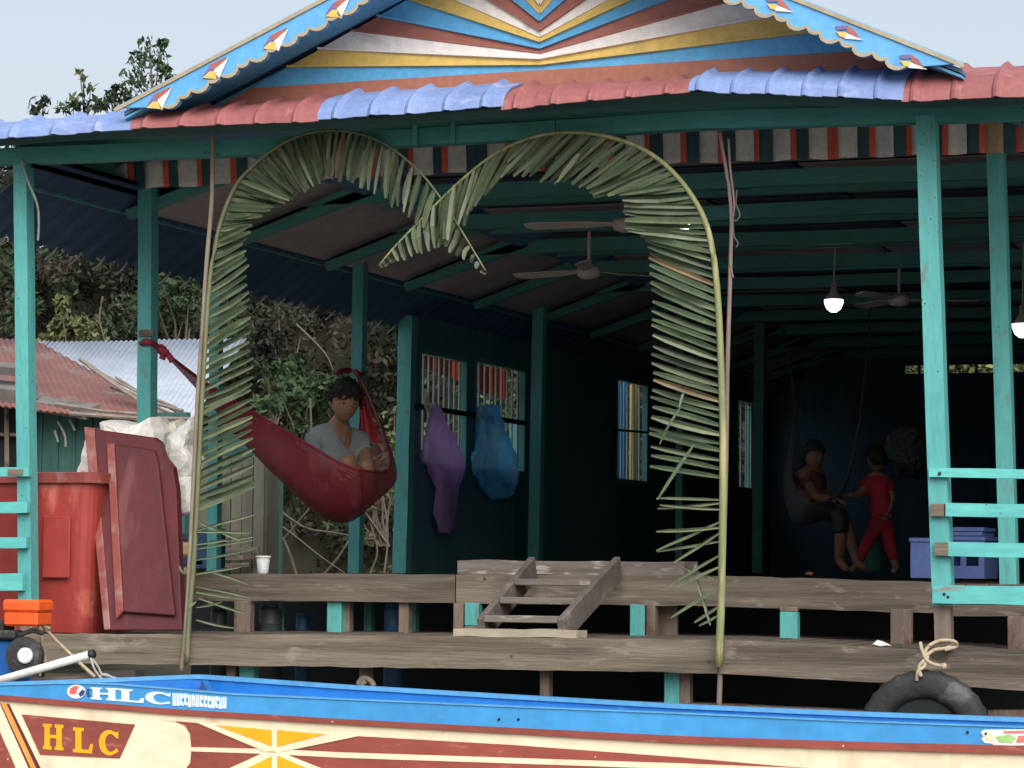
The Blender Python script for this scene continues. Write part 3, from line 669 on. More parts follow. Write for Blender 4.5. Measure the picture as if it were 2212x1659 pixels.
verge((247,233),(1135,-237),(352,235),(1135,-185),12,[(343,208,.62*1.35),(465,143,.85),(595,80,.85),(730,10,.85),(860,-60,.85)],False)
verge((2086,136),(1135,-237),(1955,150),(1135,-185),12,[(1680,5,.85),(1830,65,.85),(1968,128,.85),(1540,-50,.85)],True)
# roof slopes of the gable, running back
ap = v2(1135,-240); lf = v2(262,228); rg = v2(2075,134)
M_rooftop = mat('roof_top_sheet', (.12,.22,.38), (.10,.18,.32), .6, 3)
for e in (lf, rg):
    MB().prism([ap+Vector((0,.03,-.045)), e+Vector((0,.03,-.045)), e+Vector((0,14,-.045)), ap+Vector((0,14,-.045))], (0,0,.02)).build('gable_roof', M_rooftop, HO)
    MB().prism([ap+Vector((0,.03,-.065)), e+Vector((0,.03,-.065)), e+Vector((0,.375,-.065)), ap+Vector((0,.375,-.065))], (0,0,.012)).build('gable_soffit', M_soff, HO)
# ---- walls of the room
YA, YZ = 5.9, 16.
def yat(u, X=XW): return PX(u, 1200, X).y
def wseg(y0, y1, z0, z1, nm='side_wall', m=M_darkwall): return MB().box((XW-.02,y0,z0),(XW+.02,y1,z1)).build(nm, m, HO)
wins = [(yat(898),yat(999),.80,1.62),(yat(1018),yat(1126),.80,1.64),(yat(1326),yat(1392),.83,1.74),(yat(1588),yat(1642),.88,1.80)]
y = YA
for (a, b, z0, z1) in wins:
    if a - y > .01: wseg(y, a, -.05, 2.3)
    wseg(a, b, -.05, z0); wseg(a, b, z1, 2.3); y = b
wseg(y, YZ, -.05, 2.3)
M_bar = mat('thin_window_bar', (.42,.52,.50), (.34,.43,.42), .5, 5)
for j, (a, b, z0, z1) in enumerate(wins):
    fr = MB()
    for (p, q) in (((XW,a,z0),(XW,b,z0)),((XW,a,z1),(XW,b,z1)),((XW,a,z0),(XW,a,z1)),((XW,b,z0),(XW,b,z1))): fr.bar(p, q, .05, .035, Vector((1,0,0)))
    w_ = fr.build('window_frame', M_joist, HO)
    nbar = 9 if j < 2 else 5
    for k in range(1, nbar):
        yy = a+(b-a)*k/nbar; MB().tube([(XW,yy,z0+.02),(XW,yy,z1-.02)], .009, 6).build('bar', M_bar, w_)
MB().bar((XW+.05, yat(892,XW+.05), PX(892,876,XW+.05).z), (XW+.05, yat(1132,XW+.05), PX(1132,914,XW+.05).z), .03, .035, Vector((1,0,0))).build('hanging_rail', M_dark, HO)
p, q = PX(1324,928,XW+.05), PX(1396,934,XW+.05); MB().bar(p, q, .02, .02, Vector((1,0,0))).build('window_crossbar', M_dark, HO)
# striped awnings outside the windows
aw = thing('awning', 'orange and brown striped cloth hanging over the left half of the barred window', 'awning', PX(950,770,XW-.15), 'striped window cloths')
aw2 = thing('awning', 'orange and cream striped cloth hanging over the right half of the barred window', 'awning', PX(1060,800,XW-.15), 'striped window cloths')
MA = [mat('awning_orange', (.95,.45,.20), (.85,.36,.15), .8, 5, (1,1,1), .1, trans=.85), mat('awning_cream', (.95,.75,.5), None, .8, 5, (1,1,1), .1, trans=.85), mat('awning_dark', (.4,.13,.08), None, .8, 5, (1,1,1), .1, trans=.6), mat('awning_brick', (.8,.25,.13), None, .8, 5, (1,1,1), .1, trans=.85)]
for t_, u0, u1, tl, bl in ((aw,900,996,((900,764),(996,784)),((900,790),(996,824))),(aw2,1024,1096,((1024,786),(1096,800)),((1024,836),(1096,864)))):
    u = u0; k = 0
    while u < u1:
        w_ = random.choice((4,6,8)); e = min(u+w_, u1)
        pts = [PX(u,interp(tl,u),XW-.12), PX(e,interp(tl,e),XW-.12), PX(e,interp(bl,e)+random.uniform(-2,2),XW-.2), PX(u,interp(bl,u),XW-.2)]
        MB().prism(pts, (-.005,0,0)).build('stripe', MA[(k*2+random.choice((0,1)))%4 if k%2 else 2], t_); u = e; k += 1
# teal posts outside the windows, painted shutter, outside post
for u, v0 in ((1009,838),(1112,905)):
    p = PX(u, 1238, XW-.3); MB().box((p.x-.04,p.y-.06,-.05),(p.x+.04,p.y+.06,PX(u,v0,XW-.3).z)).build('outer_post', M_post, HO)
sh = thing('shutter', 'open window shutter painted blue with a yellow frame, seen through the narrow barred window', 'shutter', PX(1350,1030,XW-.4))
def shb(u0,v0,u1,v1,m,nm,dx=0): 
    a_, b_ = PX(u0,v0,XW-.35+dx), PX(u1,v1,XW-.35+dx); MB().box((a_.x-.02,a_.y,a_.z),(a_.x,b_.y,b_.z)).build(nm, m, sh)
for k in range(4): shb(1310+k*12.2,1045,1321.6+k*12.2,805,cols[1],'slat')
shb(1308,1062,1362,1046,cols[2],'frame'); shb(1308,804,1362,790,cols[2],'frame'); shb(1363,1062,1382,790,cols[2],'frame',.01)
p = PX(1626, 1000, XW-.1); MB().box((p.x-.03, PX(1618,1000,XW-.1).y, .3), (p.x, PX(1640,1000,XW-.1).y, PX(1630,860,XW-.1).z)).build('outer_post', M_post, HO)
# back wall with a high slot, right wall
zs0, zs1 = P(2050,806,YZ).z, P(2050,788,YZ).z; xs0, xs1 = P(1955,800,YZ).x, P(2330,800,YZ).x
bw = lambda a, b, c, d: MB().box((a,YZ,c),(b,YZ+.04,d)).build('back_wall', mat('dark_back_boarding', (.06,.13,.19), (.045,.10,.15), .8, 2, (1,1,.2), .2), HO)
bw(XW, xs0, -.05, 2.6); bw(xs0, xs1, -.05, zs0); bw(xs0, xs1, zs1, 2.6); bw(xs1, XR+.1, -.05, 2.6)
for k in range(6):
    xx = xs0+(xs1-xs0)*(k+.5)/6; MB().box((xx-.015,YZ-.005,zs0),(xx+.015,YZ+.02,zs1)).build('slot_bar', M_darkwall, HO)
p, q = P(1865,775,YZ-.3), P(2330,743,YZ-.3); MB().add([(p.x,YZ-.3,p.z),(q.x,YZ-.3,p.z+.03),(q.x,YZ-.3,q.z),(P(1905,748,YZ-.3).x,YZ-.3,q.z)],[(0,1,2,3)]).build('rolled_blind', M_cbrown, HO, solid=.03)
MB().box((XR,1.5,-.05),(XR+.04,YZ,2.6)).build('right_wall', M_darkwall, HO)
# growth seen through the slot
pts = clumps([P(random.uniform(1900,2300), random.uniform(770,830), 20) for _ in range(60)], 50, .25)
tag(leaves('hedge', pts, .12, M_leafyell), 'yellow green growth behind the narrow slot of the back wall', 'hedge', kind='stuff')
# ================================================================ LADDER AND BOARDS ON THE DECK
M_lad = mat('grey_ladder_wood', (.15,.13,.115), (.09,.078,.07), .85, 3, (3,3,3), .4, wear=(.36,.33,.30), wamt=.10, wscale=9)
M_chip = mat('paint_flecked_wood', (.19,.165,.145), (.12,.10,.09), .85, 3, (.6,5,8), .4, wear=(.58,.55,.50), wamt=.17, wscale=5, wst=(.6,2,2.5))
ld = thing('ladder', 'short wooden step ladder from the lower deck to the floor in the middle', 'ladder', P(1130,1368,.2))
A0, A1 = P(1040,1366,.12), P(1152,1227,.88); B0, B1 = P(1212,1368,.12), P(1336,1227,.88)
for a, b in ((A0,A1),(B0,B1)):
    MB().bar(a+Vector((0,0,.01)), b, .035, .125, Vector((1,0,0))).build('stringer', M_lad, ld, bevel=.004)
for k, v in enumerate((1257,1297,1337)):
    t = (1366-v-16)/(1366-1227); a = A0.lerp(A1, t); b = B0.lerp(B1, t); z = P(1180, v, a.y).z
    MB().box((a.x+.019, a.y-.09, z-.018), (b.x-.019, a.y+.06, z+.014)).build('tread', M_chip, ld, bevel=.004)
def plank(u0,u1,v0,v1,Y,dep,m,label,tilt=0):
    a, b = P(u0,v1,Y), P(u1,v0,Y)
    pts = [Vector((a.x+(b.x-a.x)*i/8, Y+dep/2, (a.z+b.z)/2+random.uniform(-.002,.002)+tilt*i/8)) for i in range(9)]
    o = MB().poly(pts, dep, b.z-a.z, .003).build('plank', m, bevel=0); return tag(o, label, 'plank')
plank(988,1478,1214,1239,.97,.24,M_chip,'thick paint flecked plank lying on the floor edge behind the ladder top')
plank(979,1245,1363,1373,-.02,.16,mat('pale_board',(.42,.37,.28),(.30,.26,.20),.8,4,(1,5,5),.3),'thin pale board under the foot of the ladder')
plank(1418,1462,1308,1372,1.1,.03,M_stub,'brown board standing under the floor right of the ladder')
# ================================================================ RED BIN, LID, SACKS
M_red = mat('sun_faded_red_plastic', (.34,.045,.038), (.26,.035,.03), .45, 2.5, (1,1,.4), .12, wear=(.50,.16,.12), wamt=.14, wscale=4, wst=(1,1,.4))
M_redd = mat('dull_red_lid_plastic', (.115,.019,.023), (.075,.016,.021), .5, 2.2, (1,1,.35), .12, wear=(.15,.05,.052), wamt=.22, wscale=3, wst=(1.4,1,.35), spots=(.07,.02,.02), sscale=8, samt=.05)
M_rede = mat('scuffed_red_edge', (.26,.06,.052), (.20,.045,.04), .5, 3, (1,1,.4), .15, wear=(.28,.15,.13), wamt=.22, wscale=5)
bn = thing('ice_bin', 'big red plastic bin with a rolled rim behind the left railing', 'bin', P(90,1362,.45))
a, b = P(-110,1362,.18), P(208,1362,.18); top = P(90,1020,.15).z; bot = P(90,1366,.15).z
def rbox(x0,x1,y0,y1,r,n=5):
    out = []
    for cx, cy, s in ((x1-r,y1-r,0),(x0+r,y1-r,90),(x0+r,y0+r,180),(x1-r,y0+r,270)):
        for k in range(n+1):
            t = math.radians(s+90*k/n); out.append((cx+r*math.cos(t), cy+r*math.sin(t)))
    return out
def loft(rings, cap=True):
    n = len(rings[0]); vs = [v for r_ in rings for v in r_]; fs = [(i*n+k,i*n+(k+1)%n,(i+1)*n+(k+1)%n,(i+1)*n+k) for i in range(len(rings)-1) for k in range(n)]
    if cap: fs += [tuple(range(n-1,-1,-1)), tuple((len(rings)-1)*n+k for k in range(n))]
    return vs, fs
def ring(e, z, r=.09): return [Vector((x,y,z)) for x, y in rbox(a.x-e, b.x+e, .13-e, .80+e, r)]
MB().add(*loft([ring(-.055,bot,.09), ring(-.05,bot+.04), ring(-.02,top-.10), ring(-.018,top-.03)])).build('body', M_red, bn, smooth=False)
MB().add(*loft([ring(-.012,top-.062), ring(.006,top-.055), ring(.008,top-.004), ring(-.01,top)])).build('rim', M_rede, bn)
px = P(130,1100,.14); MB().box((px.x-.10,.137,bot+.28),(px.x+.06,.148,bot+.60)).build('raised_panel', M_red, bn, bevel=.008)
lidt = thing('bin_lid', 'large dull red bin lid leaning upright against the sacks', 'lid', P(300,1362,.2))
def lp(u, v, d=0.):   # leaning plane: foot at Y .05, top at Y .45
    Y = .06 + (1362-v)/430*.34; return P(u, v, Y) + Vector((0,-d,0))
out = [(203,927),(330,945),(344,955),(352,985),(372,1010),(380,1060),(392,1362),(237,1362)]
MB().prism([lp(*q) for q in out], (0,.06,.0)).build('panel', M_redd, lidt, bevel=.006)
MB().prism([lp(u,v,.002) for u,v in ((181,922),(203,925),(238,1360),(224,1361))], (0,.075,0)).build('flange', M_rede, lidt, bevel=.005)
MB().prism([lp(u,v,.004) for u,v in ((236,958),(252,958),(272,1320),(256,1338))], (0,-.028,0)).build('raised_edge', M_rede, lidt, bevel=.004)
MB().prism([lp(u,v,.004) for u,v in ((253,960),(338,972),(346,1000),(382,1330),(272,1322))], (0,-.026,0)).build('raised_face', M_redd, lidt, bevel=.006)
M_sack = mat('white_plastic_sack', (.78,.77,.72), (.62,.62,.60), .5, 3, (1,1,1), .5, bdist=.03)
M_sackc = mat('cream_plastic_sack', (.72,.68,.55), (.58,.54,.44), .5, 3, (1,1,1), .5, bdist=.03)
def crumple(name, label, cat, outline, Y, dep, m, seed, amp=.035):
    """stuffed sack: outline in the sight plane, own thickness, creased surface"""
    pts = [P(u,v,Y) for u,v in outline]; c = sum(pts, Vector())/len(pts); n = len(pts)
    rings = []; K = 7
    for j in range(K+1):
        th = math.pi*j/K; s = max(.02, math.sin(th)**.6); y = -math.cos(th)*dep/2
        rr = []
        for i in range(n*3):
            p = pts[i//3].lerp(pts[(i//3+1) % n], (i % 3)/3); q = c + (p-c)*s; q = Vector((q.x, Y+y+dep/2, q.z))
            nv = Vector(mnoise.noise_vector(q*7+Vector((seed,0,0))))+.6*Vector(mnoise.noise_vector(q*17+Vector((0,seed,0))))
            rr.append(q+nv*amp*(1 if 0 < j < K else .2))
        rings.append(rr)
    o = MB().add(*loft(rings)).build(name, m); return tag(o, label, cat)
crumple('sack', 'translucent grey white plastic sack just left of the big red lid', 'sack', [(190,925),(208,940),(205,1000),(208,1045),(150,1052),(165,985),(180,945)], .62, .3, M_sack, 3, .02)
crumple('sack', 'white sack bulging over the top edge of the red lid', 'sack', [(196,905),(225,908),(258,912),(300,905),(316,895),(330,930),(325,1050),(205,1050)], .55, .35, M_sack, 9, .02)
crumple('sack', 'cream sack between the teal post and the left bamboo stem', 'sack', [(250,918),(268,908),(300,918),(372,905),(382,960),(386,1040),(378,1100),(300,1100)], .72, .3, M_sackc, 14, .02)
crumple('sack', 'white sack with a pointed corner right of the teal post', 'sack', [(352,935),(375,918),(404,897),(407,925),(398,960),(415,1000),(408,1020),(388,1040),(350,1050)], .52, .2, M_sack, 21, .018)
crumple('sack', 'small folded white bag hanging low beside the red lid', 'sack', [(372,1030),(408,1032),(410,1112),(384,1115),(376,1080)], .50, .1, M_sack, 5, .014)
# ================================================================ PLASTIC CUP
cp = thing('cup', 'clear white plastic cup standing on the floor edge', 'cup', P(568,1240,1.0))
c0 = P(568,1240,1.0); h = P(568,1203,1.0).z-c0.z
MB().lathe(c0, [(.026,0),(.029,.01),(.037,h*.94)], 18).build('wall', mat('cloudy_plastic', (.80,.82,.84), (.7,.72,.75), .25, 6, (1,1,1), 0, alpha=.75), cp, smooth=True)
MB().lathe(c0+Vector((0,0,h*.94)), [(.038,0),(.043,.003),(.043,.012),(.038,h*.06)], 18).build('rim', M_sack, cp)
# ================================================================ TYRE FENDER AND ROPES
M_rope = mat('pale_rope', (.50,.42,.30), (.36,.29,.20), .9, 30, (1,1,1), .6)
ty = thing('tyre_fender', 'old black tyre hung by a rope as a fender below the right deck', 'tyre', P(2000,1592,-.15))
tc_ = P(1999,1592,-.17); R_ = .28; prof = []
for k in range(24):
    th = 2*math.pi*k/24; rr = .062
    prof.append((math.cos(th), math.sin(th)))
vs = []; NS = 56
for i in range(NS):
    ph = 2*math.pi*i/NS; ex = Vector((math.cos(ph),0,math.sin(ph)))
    for cs_, sn in prof:
        r_ = .062*(abs(cs_)**.75)*(1 if cs_ > 0 else -1)*1.05; y_ = .068*(abs(sn)**.8)*(1 if sn > 0 else -1)
        if cs_ > .75 and i % 2: r_ -= .006
        vs.append(tc_ + ex*(.235+r_) + Vector((0,y_,0)))
fs = [(i*24+k,i*24+(k+1)%24,((i+1)%NS)*24+(k+1)%24,((i+1)%NS)*24+k) for i in range(NS) for k in range(24)]
MB().add(vs, fs).build('casing', M_black, ty, smooth=True)
MB().lathe(tc_+Vector((0,-.03,0)), [(.165,0),(.172,.01),(.165,.05)], 30, (0,1,0)).build('inner_liner', M_dark, ty)
rp = thing('fender_rope', 'pale rope knotted round the deck beam above the tyre', 'rope', P(2010,1430,-.1))
for tab in ([(1990,1462,-.25),(1985,1440,-.24),(2002,1420,-.2),(1999,1405,-.16),(2015,1392,-.1),(2045,1385,-.08),(2066,1390,-.06)],
            [(2062,1390,-.06),(2045,1400,-.1),(2018,1404,-.14),(2000,1416,-.2),(1992,1405,-.2),(1988,1388,-.18)],
            [(1992,1404,-.2),(2000,1424,-.22),(2014,1434,-.22),(2030,1438,-.2)],[(2006,1395,-.13),(2030,1384,-.11),(2060,1385,-.1),(2066,1396,-.08),(2040,1404,-.12)],
            [(1980,1470,-.24),(1983,1450,-.25),(1996,1440,-.23),(2004,1418,-.2)]):
    MB().tube(apath(tab, 0, 24), .0085, 7).build('strand', M_rope, rp, smooth=True)
MB().lathe(P(2030,1438,-.2), [(.009,0),(.016,.02),(.011,.03)], 8, (1,0,-.1)).build('frayed_end', M_rope, rp)
rk = tag(MB().tube(apath([(773,1478),(785,1464),(800,1470),(808,1484),(796,1490),(780,1484),(790,1470)], -.0, 26), .014, 7).build('rope_knot', mat('dirty_rope', (.24,.21,.17), None, .9, 20), smooth=True), 'dirty rope knot tied round the stub just above the blue gunwale', 'rope')
# ================================================================ ENGINE AT THE LEFT EDGE
en = thing('boat_engine', 'small engine with orange fuel tank, blue cowl and black pulley at the left edge', 'engine', P(20,1475,-.7))
M_or = mat('orange_tank_paint', (.80,.12,.02), (.68,.09,.02), .35, 3, (1,1,1), .05)
M_bl = mat('engine_blue_paint', (.015,.12,.42), (.01,.09,.33), .4, 3, (1,1,1), .05)
def pbox(u0,v0,u1,v1,Y,d,m,nm,par,bv=.01):
    p, q = P(u0,v1,Y), P(u1,v0,Y); return MB().box((p.x,Y,p.z),(q.x,Y+d,q.z)).build(nm, m, par, bevel=bv)
pbox(3,1296,82,1322,-.75,.16,M_or,'fuel_tank',en,.012); pbox(6,1323,80,1352,-.745,.15,M_or,'fuel_tank_base',en,.010)
pbox(-60,1340,6,1378,-.72,.12,M_black,'air_filter',en); pbox(-60,1362,30,1380,-.76,.1,M_black,'cowl_top',en)
pbox(-60,1380,30,1478,-.72,.18,M_bl,'cowl',en,.015)
pc = P(48,1416,-.80)
MB().lathe(pc, [(.070,-.09),(.086,-.07),(.092,-.02),(.085,0),(.05,.006),(.045,.004),(.028,.004)], 28, (.15,-1,.05)).build('pulley', M_black, en, smooth=False)
MB().lathe(pc+Vector((.022,-.004,.0)), [(.038,0),(.038,.014),(.03,.018)], 24, (.15,-1,.05)).build('pulley_cap', mat('white_metal_cap', (.62,.65,.70), None, .4, 5), en)
MB().tube([P(95,1368,-.68),P(70,1362,-.7),P(40,1372,-.72)], .012, 7).build('hose', M_black, en)
pole = thing('outboard_tube', 'white metal tube slanting up to the right above the boat gunwale', 'pole', P(0,1468,-1.05))
MB().tube([P(-80,1492,-1.0), P(194,1414,-1.0)], .0195, 14).build('tube', mat('white_enamel_tube', (.76,.75,.74), (.66,.66,.66), .3, 4), pole, smooth=True)
MB().tube([P(194,1414,-1.0), P(203,1411.5,-1.0)], .021, 14).build('end_cap', M_black, pole, smooth=True)
ro = thing('mooring_rope', 'thin frayed rope hanging from the tip of the white tube to the gunwale', 'rope', P(230,1460,-1.0))
for tab in ([(196,1422,-1.02),(204,1445,-1.1),(216,1462,-1.2),(222,1468,-1.2)],[(200,1424,-1.02),(212,1440,-1.1),(220,1456,-1.2),(232,1460,-1.2),(255,1466,-1.2)],[(216,1462,-1.2),(226,1456,-1.2),(240,1462,-1.2),(252,1470,-1.2)]):
    MB().tube(apath(tab, -1, 14), .005, 6).build('strand', mat('grey_cord', (.45,.42,.38), None, .9, 20), ro)
r2 = thing('tie_rope', 'two pale ropes forming a peak beside the orange fuel tank', 'rope', P(90,1350,-.3))
for tab, r_ in (([(88,1346),(90,1375),(98,1430)], .010),([(88,1346),(86,1380),(90,1432),(86,1460)], .006),([(92,1350),(120,1382),(170,1430),(205,1462)], .009),([(88,1346),(108,1360)], .012),([(48,1382),(62,1375),(75,1392)], .007)):
    MB().tube(apath(tab, -.45, 12), r_, 6).build('strand', M_rope, r2)
# ================================================================ BOAT
BT = thing('longtail_boat', 'long wooden boat with blue gunwale and cream hull painted maroon and yellow', 'boat', P(1106,1700,-2))
YN = -2.0
BTt = [(-200,1486),(0,1481),(150,1477),(250,1480),(370,1490),(494,1501),(737,1512),(1106,1528),(1474,1543),(1850,1560),(2212,1573),(2450,1580)]
BB = [(-200,1487.5),(0,1501),(367,1531),(737,1553),(1106,1572),(1474,1590),(1843,1602),(2212,1611),(2450,1616)]
BR = [(-200,1498),(0,1513),(367,1543),(737,1565),(1106,1585),(1474,1606),(1843,1619),(2212,1630),(2450,1636)]
M_bblue = mat('boat_light_blue_paint', (.055,.31,.66), (.045,.26,.58), .42, 1.2, (1,1,1), .06, wear=(.16,.42,.74), wamt=.15, wscale=3, wst=(.5,2,2), spots=(.02,.08,.2), sscale=3.1, samt=.02)
M_bblue2 = mat('boat_inner_blue_paint', (.02,.20,.62), (.015,.16,.52), .42, 1.2, (1,1,1), .06, wear=(.05,.25,.6), wamt=.1, spots=(.01,.05,.15), sscale=6, samt=.03)
M_brim = mat('boat_rim_blue', (.11,.38,.70), None, .4, 3, (1,1,1), .05)
M_bred = mat('boat_maroon_paint', (.29,.068,.05), (.22,.055,.042), .45, 1.5, (.6,2,2), .1, wear=(.46,.19,.14), wamt=.12, wscale=9, wst=(.6,2,2), spots=(.6,.45,.35), sscale=11, samt=.03)
M_bcream = mat('boat_cream_paint', (.80,.71,.53), (.74,.64,.46), .45, 1.2, (.6,1.5,1.5), .06, wear=(.62,.50,.35), wamt=.16, wscale=3, wst=(1.5,1,.6), spots=(.35,.24,.15), sscale=9, samt=.03)
M_byel = mat('boat_yellow_paint', (.86,.42,.015), (.80,.36,.01), .45, 2, (1,1,1), .05)
M_bora = mat('boat_orange_stripe', (.84,.34,.09), None, .45, 2, (1,1,1), .05)
us = rng(-200, 2450, 53)
def ribbon(t0, t1, Y, nm, m, dv0=0, dv1=0, th=.03):
    a_ = [P(u, interp(t0,u)+dv0, Y) for u in us]; b_ = [P(u, interp(t1,u)+dv1, Y) for u in us]; n = len(us)
    vs = a_+b_+[p+Vector((0,th,0)) for p in a_]+[p+Vector((0,th,0)) for p in b_]
    fs = [(i,i+1,n+i+1,n+i) for i in range(n-1)]+[(2*n+i,3*n+i,3*n+i+1,2*n+i+1) for i in range(n-1)]+[(i,2*n+i,2*n+i+1,i+1) for i in range(n-1)]+[(n+i,n+i+1,3*n+i+1,3*n+i) for i in range(n-1)]
    fs += [(0,n,3*n,2*n),(n-1,3*n-1,4*n-1,2*n-1)]
    return MB().add(vs, fs).build(nm, m, BT)
ribbon(BTt, BB, YN, 'upper_strake', M_bblue)
ribbon(BB, BR, YN-.016, 'rubbing_strake', M_bred, .3, 0, .045)
HBt = [(-200,1690),(2450,1830)]
ribbon(BR, HBt, YN, 'hull_side', M_bcream, .3, 0)
ribbon(BTt, BTt, YN-.006, 'gunwale_rim', M_brim, -3.2, -.2, .042)
# far side of the boat
FT = [(-200,1487),(0,1481),(110,1477),(430,1464),(440,1465),(737,1486),(1106,1508),(1474,1529),(1850,1545),(2212,1558),(2450,1566)]
def yf(u): return YN+.03+ (0 if u < -100 else min(1., ((u+100)/530))*.78)
def farp(u, dv=0, dy=0): return P(u, interp(FT,u)+dv, yf(u)+dy)
us2 = rng(-190, 420, 12)+rng(438, 2450, 40); n = len(us2)
a_ = [farp(u) for u in us2]; b_ = [p-Vector((0,0,.45)) for p in a_]
MB().add(a_+b_, [(i,i+1,n+i+1,n+i) for i in range(n-1)]).build('far_side', M_bblue2, BT, solid=.03)
MB().poly([p+Vector((0,.0,.006)) for p in a_], .05, .018).build('far_gunwale_rim', M_brim, BT)
ins = [farp(u, 0, -.03)-Vector((0,0,.075)) for u in us2]
MB().poly(ins, .03, .022).build('inner_stringer', M_bblue2, BT)
# floor and a cross frame near the bow
nn = [P(u, interp(BTt,u), YN+.02) for u in us2]
MB().add([Vector((p.x,p.y,p.z-.34)) for p in a_]+[Vector((q.x,q.y,q.z-.34)) for q in nn], [(i,i+1,n+i+1,n+i) for i in range(n-1)]).build('bottom_boards', M_bblue2, BT, solid=.02)
f0, f1 = farp(432,6), P(300,1486,YN+.04)
MB().prism([farp(436,4), P(452,1500,YN+.03), P(452,1500,YN+.03)-Vector((0,0,.25)), farp(436,4)-Vector((0,0,.25))], (.03,0,0)).build('bow_frame', M_bblue2, BT)
MB().lathe(farp(446,22,-.03), [(.014,0),(.02,.01),(.02,.03),(.012,.04)], 10, (0,-1,0)).build('bolt', mat('rusty_bolt', (.12,.10,.08), None, .6, 9), BT)
for (u, v) in ((1078,1554),(1120,1554),(2090,1582),(2130,1585)): MB().lathe(P(u,v,YN-.001), [(.006,0),(.005,.005)], 8, (0,-1,0)).build('bolt', M_dark, BT)
# painted shapes: thin sheets, each 2 mm above the one below
def mark(pts, m, lay, nm='painted_shape', Y=YN): return MB().prism([P(u,v,Y-.0022*lay) for u,v in pts], (0,-.0016,0)).build(nm, m, BT)
mark([(0,1519),(20,1521),(94,1672),(68,1672)], mat('boat_dark_stripe', (.10,.03,.02)), 1, 'painted_stripe')
mark([(2,1519),(14,1520),(84,1672),(73,1672)], M_bora, 2, 'painted_stripe')
mark([(-200,1500.),(-30,1513),(40,1672),(-200,1672)], M_bred, 1)
mark([(47,1543),(292,1565),(259,1638),(87,1630)], M_bred, 1, 'name_panel')
# bold slab letters
def H_(w=1.): return [[(0,0),(.42,0),(.42,.12),(.34,.14),(.34,.45),(.66,.45),(.66,.14),(.58,.12),(.58,0),(1,0),(1,.12),(.92,.14),(.92,.86),(1,.88),(1,1),(.58,1),(.58,.88),(.66,.86),(.66,.58),(.34,.58),(.34,.86),(.42,.88),(.42,1),(0,1),(0,.88),(.08,.86),(.08,.14),(0,.12)]]
def L_(): return [[(0,0),(.95,0),(1,.38),(.88,.38),(.78,.14),(.42,.14),(.42,.86),(.54,.88),(.54,1),(0,1),(0,.88),(.12,.86),(.12,.14),(0,.12)]]
def C_():
    o = []; 
    for k in range(15):
        t = math.radians(42+k*(318-42)/14); o.append((.52+.52*math.cos(t), .5+.5*math.sin(t)))
    i = []
    for k in range(15):
        t = math.radians(318-k*(318-42)/14); i.append((.60+.30*math.cos(t)*.95, .5+.36*math.sin(t)))
    return [[(.98,.68),(1.0,.98),(.9,.9)]+o[1:-1]+[(1.0,.16),(.92,.30)]+i[1:-1]+[(.86,.72)]]
def letter(polys, u0, v0, u1, v1, m, lay, shear=0., drop=0., nm='letter'):
    for pl in polys:
        pts = [(u0+(u1-u0)*x, v1+(v0-v1)*y + drop*x) for x, y in pl]
        mb = MB(); me_pts = [P(u,v,YN-.0022*lay) for u,v in pts]
        # triangulate the outline once, then give it thickness
        from mathutils.geometry import tessellate_polygon
        tris = tessellate_polygon([me_pts]); n = len(me_pts); off = Vector((0,-.0016,0))
        mb.add(me_pts+[p+off for p in me_pts], [tuple(t) for t in tris]+[tuple(n+i for i in t) for t in tris]+[(i,(i+1)%n,n+(i+1)%n,n+i) for i in range(n)])
        mb.build(nm, m, BT)
letter(H_(), 93,1563,137,1618, M_byel, 2, 0, 3); letter(L_(), 158,1571,201,1625, M_byel, 2, 0, 3); letter(C_(), 214,1576,256,1631, M_byel, 2, 0, 2)
M_let = mat('white_lettering', (.72,.84,.90), (.62,.76,.86), .5, 5, (1,1,1), 0)
# blue strake lettering: badge, wide letters, small script
def disc(u, v, ru, rv, n=24, a0=0, a1=360): return [(u+ru*math.cos(math.radians(a0+(a1-a0)*k/(n-(a1-a0<360)))), v-rv*math.sin(math.radians(a0+(a1-a0)*k/(n-(a1-a0<360))))) for k in range(n)]
mark(disc(165,1494,20,15), M_vwhite, 1, 'badge'); mark([(150,1496),(152,1487),(160,1482),(172,1482),(166,1490),(165,1498),(154,1500)], mat('badge_red', (.75,.12,.10)), 2, 'badge_mark')
mark([(170,1498),(178,1489),(184,1493),(181,1501),(173,1505)], mat('badge_navy', (.03,.06,.18)), 2, 'badge_mark')
for k, (u_, v_) in enumerate(((187,1497),(189,1503),(188,1491))): mark([(u_,v_-3),(u_+6,v_-3),(u_+6,v_+1),(u_,v_+1)], mat('badge_navy', (.03,.06,.18)), 1, 'badge_mark')
def wide(tab_, u0, u1, dv=0):
    def tr(x, y): u = u0+(u1-u0)*x; t = interp(BTt,u); b_ = interp(BB,u); vt = t+(b_-t)*.16+dv; vb = t+(b_-t)*.82+dv; return (u, vb+(vt-vb)*y)
    for pl in tab_:
        me_pts = [P(*tr(x,y),YN-.0022) for x,y in pl]; from mathutils.geometry import tessellate_polygon
        tris = tessellate_polygon([me_pts]); n = len(me_pts); off = Vector((0,-.0016,0))
        MB().add(me_pts+[p+off for p in me_pts], [tuple(t) for t in tris]+[tuple(n+i for i in t) for t in tris]+[(i,(i+1)%n,n+(i+1)%n,n+i) for i in range(n)]).build('letter', M_let, BT)
wide(H_(), 196, 254); wide(L_(), 256, 312); wide(C_(), 314, 369)
